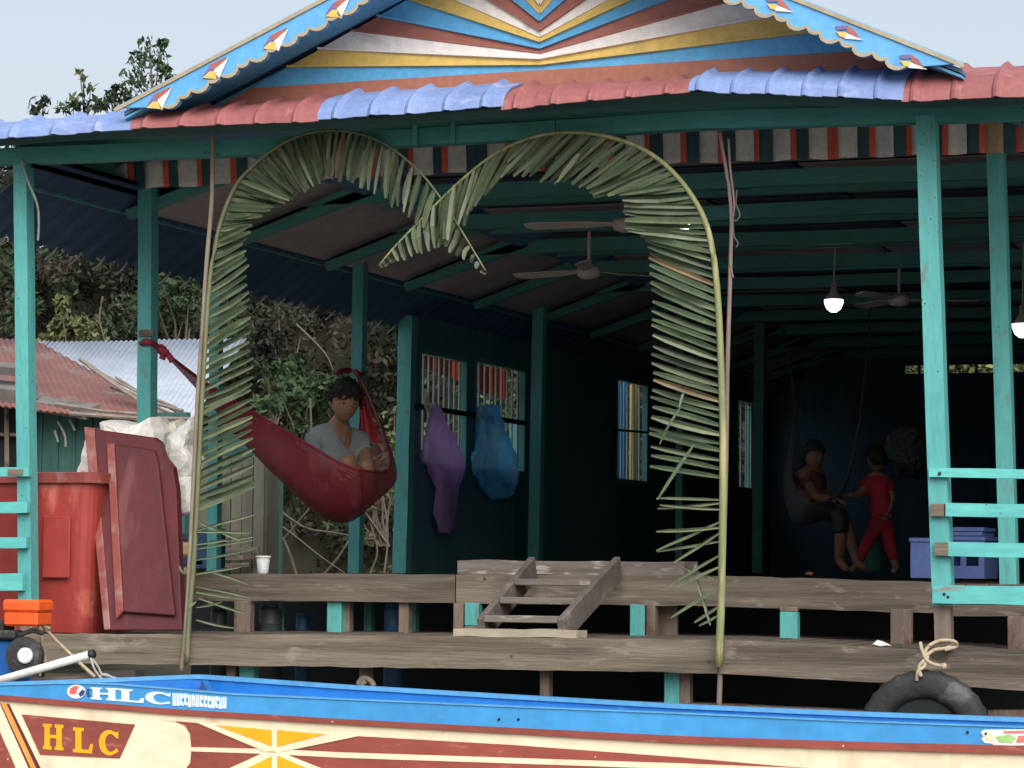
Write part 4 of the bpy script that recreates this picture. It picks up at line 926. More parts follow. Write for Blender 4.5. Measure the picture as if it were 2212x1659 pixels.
# small script after the letters: close upright strokes with loops
x_ = 372.
random.seed(3)
for k in range(14):
    x_ = 373+k*8.4; wdt = 7.0
    g = random.choice(([[(0,0),(1,0),(1,1),(.6,1),(.6,.35),(.4,.35),(.4,1),(0,1)]], [[(0,0),(.4,0),(.4,.6),(.6,.6),(.6,0),(1,0),(1,.9),(0,1)]], [[(0,.1),(1,0),(1,.3),(.45,.35),(.45,.6),(1,.65),(1,1),(0,1)]]))
    wide(g, x_, x_+wdt, random.uniform(-1.2,1.2))
# right end sticker
M_pk = mat('sticker_pink', (.75,.20,.18), None, .5, 4); M_gn = mat('sticker_green', (.35,.62,.22), None, .5, 4)
mark([(2118,1582),(2126,1576),(2260,1575),(2260,1609),(2150,1611),(2140,1606),(2128,1605),(2120,1598),(2124,1590)], M_vwhite, 1, 'sticker')
mark([(2168,1579),(2260,1577),(2260,1583),(2168,1584)], M_pk, 2, 'sticker_band'); mark([(2200,1589),(2260,1588),(2260,1603),(2195,1604)], M_pk, 2, 'sticker_band')
mark([(2150,1592),(2180,1586),(2196,1594),(2186,1604),(2160,1603)], M_gn, 2, 'sticker_leaf'); mark(disc(2138,1592,9,8,12), mat('sticker_yellow', (.8,.75,.45), None, .5, 4), 2, 'sticker_flower')
# maroon field with its rounded start, cream ray lines, yellow triangles
arc = [(378,1558),(400,1567),(411,1585),(414,1620),(411,1648),(402,1660),(392,1672)]
mark([(345,1555)]+[(420,1561),(737,1588),(1106,1609),(1474,1636),(1700,1656),(1760,1660),(1760,1730),(392,1730)]+arc[::-1], M_bred, 1)
mark([(412,1614),(590,1618),(737,1625),(1106,1637),(1474,1649),(1800,1662),(1800,1676),(1474,1662),(1106,1649),(737,1637),(590,1629),(412,1623)], M_bcream, 2, 'painted_line')
mark([(425,1561),(462,1562),(610,1572),(700,1580),(775,1590),(600,1626),(578,1626)], M_bcream, 3, 'painted_rays')
mark([(420,1694),(578,1622),(600,1622),(770,1690),(760,1720),(420,1720)], M_bcream, 3, 'painted_rays')
for tri in ([(466,1566),(587,1577),(587,1612)],[(599,1577),(704,1586),(599,1613)],[(470,1690),(587,1634),(587,1690)],[(599,1632),(735,1690),(599,1690)]): mark(tri, M_byel, 4, 'painted_triangle')
mark([(-200,1700),(-200,1695)]+[(2450,1835),(2450,1840)], M_bcream, 1, 'painted_line')
# ================================================================ BAMBOO STEMS AND PALM LEAVES
M_bam = mat('dry_bamboo', (.30,.25,.19), (.20,.16,.12), .7, 8, (3,3,.5), .3)
M_pink = mat('old_twisted_stick', (.26,.19,.175), (.17,.13,.12), .8, 8, (3,3,.5), .4)
M_rach = mat('green_palm_stem', (.25,.27,.12), (.18,.20,.09), .5, 8, (3,3,.5), .2, wear=(.36,.34,.17), wamt=.2, wscale=6, wst=(3,3,.3))
M_rachl = mat('olive_palm_stem', (.17,.18,.10), (.12,.135,.07), .5, 8, (3,3,.5), .2)
M_lf = mat('palm_leaflet_green', (.092,.125,.068), (.055,.08,.045), .5, 6, (1,1,1), .15, wear=(.20,.23,.12), wamt=.08, wscale=9, spec=.5)
M_lf2 = mat('palm_leaflet_pale', (.145,.18,.10), (.10,.13,.07), .5, 6, (1,1,1), .15, spec=.5)
def stem(name, tab, r0, r1, Y, m, label, n=40, cat='pole', par=None):
    pts = apath(tab, Y, n); o = MB().tube(pts, [r0+(r1-r0)*i/n for i in range(n+1)], 9).build(name, m, par, smooth=True)
    if label: tag(o, label, cat)
    return o
stem('bamboo_pole', [(392,1450),(402,1350),(413,1150),(426,880),(438,700),(447,560),(457,440),(459,340),(459,250)], .012, .011, -.09, M_bam, 'thin brown bamboo pole carrying the left palm leaf up to the eave')
stem('bamboo_pole', [(1553,1530),(1556,1440),(1560,1300),(1568,1000),(1571,800),(1576,640),(1578,560),(1580,470),(1574,400),(1562,330),(1554,285)], .013, .008, -.05, M_pink, 'crooked brown stick standing beside the right palm stem')
tw = stem('vine', [(1574,300),(1577,360),(1586,440),(1582,480),(1577,560),(1584,600)], .006, .004, -.06, M_pink, 'thin vine twisting beside the top of the crooked stick', cat='vine')
stem('wire_loop', [(1592,410),(1590,440),(1598,462),(1592,476),(1584,478),(1586,510),(1594,525),(1590,535)], .004, .003, .3, mat('grey_wire', (.28,.27,.26)), 'looped grey wire hanging right of the crooked stick', cat='wire')
stem('hanging_cord', [(47,345),(60,390),(80,440),(84,480),(82,520)], .008, .006, -.06, mat('teal_grey_cord', (.25,.32,.30)), 'limp cord hanging down the top of the left porch post', cat='cord')
def frond(label, rach, pairs, ns, loc, Y=-.12):
    t = thing('palm_leaf', label, 'palm leaf', loc)
    n = len(pairs)
    rp_ = smooth_path([Vector((a_,b_,0)) for (a_,b_),_ in pairs], ns*3); tp_ = smooth_path([Vector((c_,d_,0)) for _,(c_,d_) in pairs], ns*3)
    for k in range(ns):
        i = int((k+.5)/ns*(ns*3)); a = rp_[i]; b = tp_[i]
        L = (b-a).length
        if L < 6: continue
        leaflet(t, (a.x,a.y), (b.x+random.uniform(-4,4), b.y+random.uniform(-5,5)), Y, k)
        if a.y < 480:
            q = random.uniform(.7,1.02); leaflet(t, (a.x+random.uniform(-7,7)*.4,a.y+2), (a.x+(b.x-a.x)*q+random.uniform(-16,16), a.y+(b.y-a.y)*q+random.uniform(-8,8)), Y+.03, k+1)
    return t
def leaflet(t, a, b, Y, k, w=.027, m=None, droop=None):
    w *= random.uniform(.9, 1.3); A = P(a[0], a[1], Y); yb = Y + random.uniform(-.05, .06) ; B = P(b[0], b[1], yb); mid = (A+B)/2 + Vector((0, random.uniform(-.02,.02), random.uniform(-.004, .004)))
    d = (B-A).normalized(); view = (A-CAM).normalized(); wv = d.cross(Vector((0,1,0))).normalized()
    tw_ = random.uniform(-.5,.5); wv = (wv*math.cos(tw_)+Vector((0,1,0))*math.sin(tw_))
    nv = d.cross(wv).normalized(); fold = w*.38
    vs = []; 
    for j, (p, s) in enumerate(((A,.55),(A.lerp(mid,.5),.95),(mid,1),(mid.lerp(B,.6),.9),(B,.45))):
        vs += [p-wv*w*s/2+nv*fold*s, p, p+wv*w*s/2+nv*fold*s]
    fs = []
    for j in range(4): fs += [(3*j,3*j+1,3*j+4,3*j+3),(3*j+1,3*j+2,3*j+5,3*j+4)]
    MB().add(vs, fs).build('leaflet', m or (mat('palm_leaflet_browned', (.20,.15,.08), (.13,.10,.055), .6, 6) if random.random() < .025 else (M_lf if (k*7) % 3 else M_lf2)), t, fix=False)
pr_ = [((820,572),(824,578)),((850,535),(862,564)),((900,483),(905,550)),((950,432),(945,534)),((1000,385),(975,512)),((1050,345),(1000,472)),((1100,315),(1030,436)),((1150,296),(1070,392)),((1200,287),(1100,378)),
       ((1260,287),(1165,388)),((1320,296),(1205,395)),((1380,318),(1258,405)),((1430,350),(1280,420)),((1470,390),(1330,418)),((1500,432),(1342,436)),((1520,470),(1347,464)),((1533,510),(1352,494)),((1542,560),(1392,516)),
       ((1549,620),(1402,562)),((1553,680),(1408,620)),((1556,740),(1410,684)),((1558,800),(1410,748)),((1560,860),(1412,816)),((1560,920),(1408,880)),((1560,980),(1405,945)),((1560,1040),(1402,1012))]
fr_ = frond('right palm leaf arching over the steps like half a heart', None, pr_, 84, P(1556,1440,-.12))
for a, b in (((1558,1080),(1418,1076)),((1558,1086),(1420,1098)),((1558,1100),(1425,1090)),((1556,1140),(1418,1148)),((1556,1128),(1418,1190)),((1556,1170),(1420,1192)),((1556,1150),(1455,1215)),((1555,1200),(1440,1268)),((1555,1225),(1455,1270)),((1554,1270),(1450,1335)),((1554,1310),(1500,1345)),((1552,1330),(1510,1352)),((1548,1250),(1478,1225)),((1535,1350),(1500,1235)),((1500,960),(1420,1080) )):
    leaflet(fr_, a, b, -.13, random.randint(0,9), .014, M_lf2)
leaflet(fr_, (1468,880), (1482,835), -.16, 1, .012, M_lf2); leaflet(fr_, (1425,960), (1470,880), -.16, 1, .010, M_lf2)
stem('stem', [(818,574),(850,536),(900,484),(950,433),(1000,386),(1050,346),(1100,316),(1150,297),(1200,288),(1260,287),(1320,297),(1380,318),(1430,350),(1470,390),(1500,432),(1520,470),(1534,515),(1545,580),(1553,680),(1558,800),(1562,950),(1561,1130),(1558,1300),(1552,1440)], .004, .019, -.12, M_rach, None, 70, par=fr_)
pl_ = [((1048,583),(1046,588)),((1022,540),(1012,566)),((990,487),(968,545)),((950,425),(925,500)),((910,375),(885,470)),((860,330),(850,440)),((820,305),(800,415)),((780,290),(755,395)),((740,283),(725,385)),((700,283),(705,385)),
       ((660,290),(690,395)),((625,303),(672,405)),((595,320),(655,412)),((565,340),(640,420)),((540,362),(630,428)),((515,392),(622,436)),((495,432),(604,446)),((482,460),(575,458)),((472,495),(548,482)),((464,530),(540,495)),((456,570),(528,530)),
       ((450,620),(535,562)),((447,670),(536,612)),((444,720),(538,662)),((441,770),(541,716)),((438,820),(543,770)),((436,870),(545,822)),((434,920),(546,868)),((432,970),(548,915)),((430,1020),(548,968)),((428,1070),(549,1020)),((426,1110),(548,1060))]
fl_ = frond('left palm leaf arching over the hammock like half a heart', None, pl_, 88, P(405,1430,-.1), -.10)
for a, b in (((424,1146),(549,1112)),((424,1149),(538,1151)),((433,1130),(523,1170)),((424,1176),(547,1160)),((424,1186),(549,1166)),((424,1210),(547,1186)),((423,1240),(520,1225)),((460,1236),(538,1262)),((424,1266),(541,1290)),((424,1280),(541,1296)),((430,1292),(533,1326)),((424,1312),(480,1300)),((424,1338),(505,1356)),((400,1240),(388,1222)),((408,1320),(424,1300))):
    leaflet(fl_, a, b, -.12, random.randint(0,9), .012, M_lf2)
stem('stem', [(1049,585),(1022,540),(990,487),(950,425),(910,375),(860,330),(820,305),(780,290),(740,282),(700,282),(660,289),(625,302),(595,320),(565,342),(540,365),(515,392),(495,430),(480,470),(466,525),(452,620),(440,800),(430,1000),(420,1200),(408,1340),(404,1432)], .004, .013, -.11, M_rachl, None, 70, par=fl_)
# ================================================================ BAGS ON THE RAIL
M_purp = mat('purple_plastic_bag', (.78,.55,.92), (.62,.38,.80), .3, 3, (2,2,.5), .8, trans=.65, alpha=.8, wear=(.62,.52,.70), wamt=.2, wscale=6, wst=(3,3,.6), spec=.7, bdist=.03)
M_cyan = mat('blue_plastic_bag', (.22,.70,.98), (.10,.52,.90), .3, 3, (2,2,.5), .8, trans=.65, alpha=.84, wear=(.40,.66,.82), wamt=.26, wscale=5, wst=(3,3,.6), spec=.7, bdist=.02)
def bag(label, cen, X, m, seed):
    """cen rows: (v, u_left, u_right) from top to bottom, hanging in the plane of the rail"""
    t = thing('plastic_bag', label, 'bag', PX((cen[0][1]+cen[0][2])/2, cen[0][0], X))
    rings = []; n = 26
    rows = []
    for i in range(len(cen)-1):
        for j in range(4): s = j/4; rows.append(tuple(cen[i][k]*(1-s)+cen[i+1][k]*s for k in range(3)))
    rows.append(cen[-1])
    for (v, ul, ur) in rows:
        a_, b_ = PX(ul,v,X), PX(ur,v,X); c_ = (a_+b_)/2; hw = (b_.y-a_.y)/2; rr = []
        for k in range(n):
            th = 2*math.pi*k/n; cr_ = 1+.16*math.sin(5*th+seed+v*.03)+.08*math.sin(9*th+v*.05)
            pt = Vector((c_.x+math.sin(th)*min(.07,abs(hw)*.22+.01)*cr_, c_.y+math.cos(th)*hw*(1+.05*math.sin(v*.2+th*3)), c_.z)); rr.append(pt + .030*Vector(mnoise.noise_vector(Vector((pt.x*5, pt.y*9, pt.z*4+seed))))+.018*Vector(mnoise.noise_vector(Vector((pt.x*9, pt.y*22, pt.z*9)))))
        rings.append(rr)
    MB().add(*loft(rings)).build('body', m, t, smooth=True)
    return t
bg = bag('purple plastic bag hanging from the window rail', [(872,934,946),(895,928,951),(930,927,968),(965,922,986),(1000,916,999),(1012,928,998),(1035,940,990),(1060,944,984),(1100,943,984),(1150,948,975)], XW+.12, M_purp, 1)
MB().tube([PX(938,905,XW+.1),PX(926,870,XW+.1),PX(919,842,XW+.1),PX(916,868,XW+.1),PX(925,890,XW+.1)], .012, 6).build('handle', M_sack, bg)
bg = bag('bright blue plastic bag hanging from the window rail', [(878,1040,1073),(900,1036,1078),(936,1035,1092),(970,1030,1110),(998,1024,1119),(1022,1030,1117),(1050,1036,1108),(1074,1062,1096)], XW+.12, M_cyan, 4)
MB().tube([PX(1052,912,XW+.1),PX(1044,885,XW+.1),PX(1040,880,XW+.1),PX(1050,900,XW+.1)], .012, 6).build('handle', M_sack, bg)
p = PX(930,1010,XW+.12); q = PX(1045,1085,XW+.12)
if False: tag(MB().box((XW+.03,PX(888,1010,XW+.1).y,PX(930,1180,XW+.1).z),(XW+.35,PX(950,1010,XW+.1).y,PX(930,1006,XW+.1).z)).build('cupboard', M_darkwall, bevel=.01), 'dark low cupboard under the window behind the purple bag', 'cupboard')
# ================================================================ FANS, LAMPS
M_fan = mat('dusty_fan_metal', (.70,.62,.58), (.58,.50,.47), .6, 6, (1,1,1), .1)
def make_fan(label, c, r, rot):
    t = thing('ceiling_fan', label, 'fan', c, 'ceiling fans in the dim room')
    c = Vector(c)
    MB().tube([c+Vector((0,0,.03)), Vector((c.x,c.y,2.33))], .012, 8).build('rod', M_fan, t)
    MB().lathe(c, [(.03,-.05),(.07,-.035),(.085,0),(.075,.03),(.03,.045)], 18).build('motor', M_fan, t, smooth=True)
    for k in range(3):
        th = rot+2*math.pi*k/3; d = Vector((math.cos(th), math.sin(th), 0)); s = Vector((-d.y, d.x, .25)).normalized()
        pts = [c+d*.08-s*.025, c+d*.25-s*.05, c+d*(r-.05)-s*.065, c+d*r-s*.03, c+d*r+s*.03, c+d*(r-.05)+s*.045, c+d*.25+s*.04, c+d*.08+s*.02]
        MB().prism(pts, (0,0,.006)).build('blade', M_fan, t)
    return t
make_fan('pale ceiling fan hanging beside the inner edge of the right palm leaf', P(1352,484,3.1), .62, math.pi+.1)
make_fan('pale ceiling fan lower and deeper in the room, left of the right palm leaf', P(1272,587,5.0), .60, math.pi-.25)
make_fan('dim ceiling fan hanging right of the lit lamp', P(1942,648,7.5), .60, math.pi-.8)
M_lamp = mat('lit_lamp_glass', (.9,.9,1.), None, .3, 3, (1,1,1), 0, emit=((.86,.90,1.), 5))
def lamp(label, u, v, Y, r):
    c = P(u,v,Y); t = thing('pendant_lamp', label, 'lamp', c, 'lit lamps in the room')
    MB().lathe(c, [(r*.3,-r*.95),(r*.75,-r*.6),(r,0),(r*1.02,r*.35)], 16).build('glass', M_lamp, t, smooth=True)
    MB().lathe(c, [(r*1.04,r*.37),(r*.7,r*.8),(r*.35,r*1.3),(r*.3,r*2.2)], 16).build('holder', M_fan, t, smooth=True)
    MB().tube([c+Vector((0,0,r*2.2)), Vector((c.x+.01,c.y,2.33))], .006, 6).build('cord', M_fan, t)
lamp('lit pendant lamp hanging in the dark right half of the room', 1801, 655, 6.5, .066)
lamp('lit lamp at the right edge of the picture behind the teal post', 2209, 708, 6.2, .07)
lamp('lit lamp glimpsed through the leaflets of the right palm leaf', 1478, 489, 3.6, .035)
# ================================================================ PEOPLE, HAMMOCKS
def skin_mesh(pts, edges, rad, sub=2):
    me = bpy.data.meshes.new('tmp'); me.from_pydata([tuple(p) for p in pts], edges, []); me.update()
    o = bpy.data.objects.new('tmp', me); COL.objects.link(o)
    md = o.modifiers.new('s', 'SKIN'); md.use_smooth_shade = True
    sv = me.skin_vertices[0].data
    for i, r in enumerate(rad):
        sv[i].radius = (r, r) if not hasattr(r, '__len__') else r
        sv[i].use_root = (i == 0)
    o.modifiers.new('d', 'SUBSURF').levels = sub; o.modifiers['d'].render_levels = sub
    dg = bpy.context.evaluated_depsgraph_get(); dg.update(); ev = o.evaluated_get(dg); m2 = bpy.data.meshes.new_from_object(ev)
    vs = [v.co.copy() for v in m2.vertices]; fs = [tuple(p.vertices) for p in m2.polygons]
    bpy.data.objects.remove(o); bpy.data.meshes.remove(me); bpy.data.meshes.remove(m2)
    return vs, fs
def chain(defs):
    """defs: {name: (point, radius)}, chains: list of name lists -> pts, edges, rad"""
    nodes, chains = defs; names = list(nodes); idx = {n: i for i, n in enumerate(names)}
    e = set()
    for c in chains:
        for a, b in zip(c[:-1], c[1:]): e.add((idx[a], idx[b]))
    return [Vector(nodes[n][0]) for n in names], list(e), [nodes[n][1] for n in names]
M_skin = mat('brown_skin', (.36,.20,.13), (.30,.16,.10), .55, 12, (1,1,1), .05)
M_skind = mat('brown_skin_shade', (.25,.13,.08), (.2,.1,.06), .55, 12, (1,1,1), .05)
M_hair = mat('black_hair', (.012,.011,.012), (.02,.018,.018), .6, 30, (3,3,.6), .6, bdist=.01)
def head_mesh(mb, c, fwd, up, s):
    """head: skull with jaw, nose, brow, mouth, ears; s = head height"""
    f = Vector(fwd).normalized(); u = Vector(up); u = (u-f*u.dot(f)).normalized(); r = f.cross(u); NU, NV = 28, 20; vs = []
    for j in range(NV+1):
        ph = math.pi*j/NV; z = math.cos(ph); rr = math.sin(ph)
        for i in range(NU):
            th = 2*math.pi*i/NU; x = rr*math.cos(th); y = rr*math.sin(th)      # x forward, y right
            X, Y_, Z = x*.40, y*.335, z*.5
            if Z < 0: k = -Z/.5; Y_ *= 1-.27*k*k; X = X*(1-.1*k) + (.05*k if x > 0 else .08*k)
            if x > 0:
                fr = max(0, 1-(y/.42)**2)*x
                X += .085*math.exp(-((Z+.05)/.075)**2)*math.exp(-(y/.13)**2)*x        # nose
                X += .03*math.exp(-((Z-.09)/.04)**2)*math.exp(-((abs(y)-.25)/.2)**2)*x   # brow
                X -= .035*math.exp(-((Z-.02)/.045)**2)*math.exp(-((abs(y)-.32)/.12)**2)*x # sockets
                X += .022*math.exp(-((Z+.21)/.022)**2)*math.exp(-(y/.2)**2)*x + .022*math.exp(-((Z+.26)/.022)**2)*math.exp(-(y/.18)**2)*x
                X += .03*math.exp(-((Z+.42)/.07)**2)*math.exp(-(y/.3)**2)*x
            vs.append(Vector(c) + (f*X + r*Y_ + u*Z)*s)
    fs = [(j*NU+i, j*NU+(i+1)%NU, (j+1)*NU+(i+1)%NU, (j+1)*NU+i) for j in range(NV) for i in range(NU)]
    mb.add(vs, fs)
    for sg in (-1, 1):
        ec = Vector(c) + (f*(-.03) + r*sg*.335 + u*(-.03))*s
        ev = [ec + (f*math.cos(t)*.055 + u*math.sin(t)*.09 + r*sg*(.03+.02*math.cos(t+2)))*s for t in [k*math.pi/5 for k in range(10)]]
        ev2 = [ec + (f*math.cos(t)*.035 + u*math.sin(t)*.06)*s for t in [k*math.pi/5 for k in range(10)]]
        mb.add(ev+ev2+[ec+r*sg*.01*s], [(i,(i+1)%10,10+(i+1)%10,10+i) for i in range(10)]+[(i,(i+1)%10,20) for i in range(10)])
    return f, u, r
def face_parts(par, c, f, u, r, s):
    M_eye = mat('dark_eye', (.03,.02,.02), None, .3, 5, (1,1,1), 0)
    c = Vector(c)
    for sg in (-1, 1):
        e = c + (f*.355 + r*sg*.135 + u*.015)*s
        MB().lathe(e, [(.001*s,.03*s),(.022*s,.016*s),(.032*s,0)], 10, f).build('eye', M_eye, par, smooth=True)
        MB().tube([c+(f*.37+r*sg*.06+u*.095)*s, c+(f*.375+r*sg*.14+u*.12)*s, c+(f*.33+r*sg*.22+u*.09)*s], [.008*s,.014*s,.006*s], 5).build('eyebrow', M_hair, par)
    MB().tube([c+(f*.385+r*-.09+u*-.235)*s, c+(f*.425+u*-.232)*s, c+(f*.385+r*.09+u*-.235)*s], [.004*s,.010*s,.004*s], 5).build('mouth', mat('lip', (.22,.08,.06)), par)
def hair_tufts(mb, c, f, u, r, s, seed=0, front=.17, n=70):
    rs = random.Random(seed)
    for k in range(n):
        th = rs.uniform(-math.pi, math.pi); cx = math.cos(th); z0 = rs.uniform(front+.05, .48) if k % 2 else front+rs.uniform(.0, .06)
        if cx < .2 and not k % 2: z0 = rs.uniform(-.05, .2)
        q = math.sqrt(max(0, .25-z0*z0))*2; a = Vector(c)+(f*(q*cx*.40*1.12)+r*(q*math.sin(th)*.345*1.12)+u*(z0*1.12))*s
        d = (f*cx*.5+r*math.sin(th)*.5+r*rs.uniform(-.8,.8)+u*rs.uniform(-1.1,-.1)).normalized(); L = s*rs.uniform(.08,.17)
        mb.tube([a-d*L*.3, a+d*L*.4+(f*cx+r*math.sin(th))*s*.02, a+d*L], [s*.028, s*.022, s*.003], 5)
    return mb
def hair_mesh(c, f, u, r, s, seed=0, low=-.15, front=.17):
    """cap of hair with ragged fringe"""
    NU, NV = 40, 12; vs = []
    for j in range(NV+1):
        for i in range(NU):
            th = 2*math.pi*i/NU; cx = math.cos(th)
            zend = front if cx > .35 else (front+(low-front)*min(1, (.35-cx)/.7))
            ph_end = math.acos(max(-1,min(1,zend/.5))) ; ph = ph_end*j/NV
            jag = .03*mnoise.noise(Vector((i*.9, j*.5, seed))) + (.02*math.sin(i*2.3) if j == NV else 0)
            k = 1.14 + jag*1.6 ; z = math.cos(ph)*.5*k+.01; rr = math.sin(ph)
            vs.append(Vector(c)+(f*(rr*cx*.40*k) + r*(rr*math.sin(th)*.345*k) + u*(z + (jag if j == NV else 0)))*s)
    fs = [(j*NU+i,(j)*NU+(i+1)%NU,(j+1)*NU+(i+1)%NU,(j+1)*NU+i) for j in range(NV) for i in range(NU)]
    return vs, fs
def hand(mb_pts, wrist, d, pn, s, curl=.5, side=1):
    """palm and five fingers as skin chains joined to the wrist; returns list of (vs,fs)"""
    out = []; d = Vector(d).normalized(); n = Vector(pn); n = (n-d*n.dot(d)).normalized(); w = d.cross(n)*side
    wrist = Vector(wrist)
    out.append(skin_mesh([wrist, wrist+d*.03*s, wrist+d*.075*s], [(0,1),(1,2)], [(.022*s,.016*s),(.036*s,.016*s),(.038*s,.014*s)], 1))
    for k, (off, L) in enumerate(((-.028,.060),(-.010,.072),(.010,.068),(.028,.054))):
        b = wrist+d*.07*s+w*off*s; p1 = b+(d*math.cos(curl*.5)+n*math.sin(curl*.5))*L*.45*s; p2 = p1+(d*math.cos(curl*1.3)+n*math.sin(curl*1.3))*L*.32*s; p3 = p2+(d*math.cos(curl*2)+n*math.sin(curl*2))*L*.26*s
        out.append(skin_mesh([b, p1, p2, p3], [(0,1),(1,2),(2,3)], [.0095*s,.009*s,.0085*s,.0075*s], 1))
    b = wrist+d*.02*s-w*.028*s; p1 = b+(d*.6-w*.7+n*.2).normalized()*.035*s; p2 = p1+(d*.85-w*.3+n*.4).normalized()*.03*s
    out.append(skin_mesh([b, p1, p2], [(0,1),(1,2)], [.013*s,.011*s,.009*s], 1))
    return out
# ---- man in the hammock
Y0 = 2.75
man = thing('person', 'man in a grey V neck shirt sitting in the red hammock with raised knees', 'person', P(720,1100,Y0+.1))
hc = P(745,866,Y0-.09)
hf = (CAM-hc).normalized()*1.0 + Vector((.42,0,-.30)); hf.normalize(); hu = Vector((.06,0,1))
S_ = .245
mb = MB()
f_, u_, r_ = head_mesh(mb, hc, hf, hu, S_)
sL, sR = P(676,948,Y0+.02), P(778,955,Y0+.22)      # viewer-left and viewer-right shoulder
el, er = P(684,1022,Y0-.06), P(800,1020,Y0+.05)
wl_, wr_ = P(732,1010,Y0-.36), P(758,1014,Y0-.34)
pel = P(712,1080,Y0+.12); kn1, kn2 = P(750,986,Y0-.30), P(790,996,Y0-.16); ft1, ft2 = P(770,1086,Y0-.12), P(805,1080,Y0+.02)
nodes = {'pel': (pel, .125), 'waist': (P(712,1035,Y0+.1), .115), 'chest': (P(722,975,Y0+.08), (.13,.11)), 'uch': (P(726,948,Y0+.08), .08), 'neck': (P(733,916,Y0+.03), .052), 'neck2': (P(738,893,Y0+.0), .05),
         'sl': (sL, .062), 'el': (el, .043), 'fl': ((el+wl_)/2, .038), 'wl': (wl_, .026), 'sr': (sR, .062), 'er': (er, .043), 'fr': ((er+wr_)/2, .036), 'wr': (wr_, .026),
         'h1': (P(728,1078,Y0-.02), .09), 'k1': (kn1, .058), 'c1': ((kn1+ft1)/2, .05), 'a1': (ft1, .034), 't1': (ft1+Vector((.05,-.14,-.02)), .028),
         'h2': (P(745,1078,Y0+.1), .09), 'k2': (kn2, .058), 'c2': ((kn2+ft2)/2, .05), 'a2': (ft2, .034), 't2': (ft2+Vector((.08,-.12,-.02)), .028)}
ch = [['pel','waist','chest','uch','neck','neck2'],['uch','sl','el','fl','wl'],['uch','sr','er','fr','wr'],['pel','h1','k1','c1','a1','t1'],['pel','h2','k2','c2','a2','t2']]
mb.add(*skin_mesh(*chain((nodes, ch))))
for vf in hand(None, wl_, (.8,-.3,-.25), (.1,.9,-.4), 1.0, .6, 1): mb.add(*vf)
for vf in hand(None, wr_, (-.8,-.35,-.15), (.1,.9,-.4), 1.0, .6, -1): mb.add(*vf)
mb.build('body', M_skin, man, smooth=True, fix=False)
face_parts(man, hc, f_, u_, r_, S_)
hair_tufts(MB().add(*hair_mesh(hc, f_, u_, r_, S_, 2, -.12, .19)), hc, f_, u_, r_, S_, 4, .16, 110).build('hair', M_hair, man, smooth=True, solid=.006)
M_shirt = mat('grey_tshirt', (.30,.36,.37), (.235,.285,.30), .85, 5, (1,1,1), .4, bdist=.02)
def lerp3(a, b, t): return Vector(a).lerp(Vector(b), t)
sn = {'waist': (P(710,1062,Y0+.1), .145), 'chest': (P(720,985,Y0+.08), (.155,.13)), 'uch': (P(726,942,Y0+.05), .130), 'sl': (sL+Vector((0,0,.0)), .080), 'ml': (lerp3(sL,el,.55), .070), 'sr': (sR, .080), 'mr': (lerp3(sR,er,.5), .068), 'nk': (P(732,914,Y0+.04), .064)}
sc = [['waist','chest','uch','nk'],['uch','sl','ml'],['uch','sr','mr']]
MB().add(*skin_mesh(*chain((sn, sc)))).build('shirt', M_shirt, man, smooth=True, fix=False)
# V neckline: collar line of skin laid on the chest
vn = MB(); base = P(738,925,Y0-.085); 
vn.add([P(730,918,Y0-.055), P(754,921,Y0-.055), P(748,943,Y0-.105), P(743,957,Y0-.112), P(737,942,Y0-.105)], [(0,1,2,3,4)])
vn.build('neck_opening', M_skind, man, solid=.006)
tn = {'p': (P(716,1088,Y0+.1), .125), 'h1': (P(732,1072,Y0-.03), .10), 'm1': (lerp3(P(732,1072,Y0-.03), kn1, .6), .078), 'h2': (P(748,1074,Y0+.08), .10), 'm2': (lerp3(P(748,1074,Y0+.08), kn2, .75), .075)}
MB().add(*skin_mesh(*chain((tn, [['p','h1','m1'],['p','h2','m2']])))).build('shorts', mat('dark_shorts', (.03,.035,.05)), man, smooth=True, fix=False)
# ---- hammock
def hammock(label, st, m, nk=12, ns=48, mt=None, ripple=.006):
    t = thing('hammock', label, 'hammock', (P(*st[len(st)//2][1])))
    A = smooth_path([P(*s[0]) for s in st], ns); Mm = smooth_path([P(*s[1]) for s in st], ns); B = smooth_path([P(*s[2]) for s in st], ns)
    vs = []
    for i in range(ns+1):
        for j in range(nk+1):
            x = j/nk; a, b, c = (1-x)*(1-2*x), 4*x*(1-x), x*(2*x-1)
            p = A[i]*a + Mm[i]*b + B[i]*c
            vs.append(p + Vector((0, ripple*math.sin(j*2.6+i*.15), ripple*.6*math.sin(j*3.7))))
    n = nk+1
    MB().add(vs, [(i*n+j,(i+1)*n+j,(i+1)*n+j+1,i*n+j+1) for i in range(ns) for j in range(nk)]).build('cloth', m, t, smooth=True)
    for E in (A, B): MB().tube(E, .008, 6).build('hem', mt or m, t)
    return t
M_ham = mat('maroon_hammock_mesh', (.215,.016,.034), (.16,.013,.028), .7, 60, (1,1,1), .3, alpha=.74)
M_hamr = mat('bright_red_strap', (.50,.035,.04), (.40,.03,.035), .7, 20, (1,1,1), .3)
M_hem = mat('maroon_hem', (.24,.02,.04), None, .7, 20)
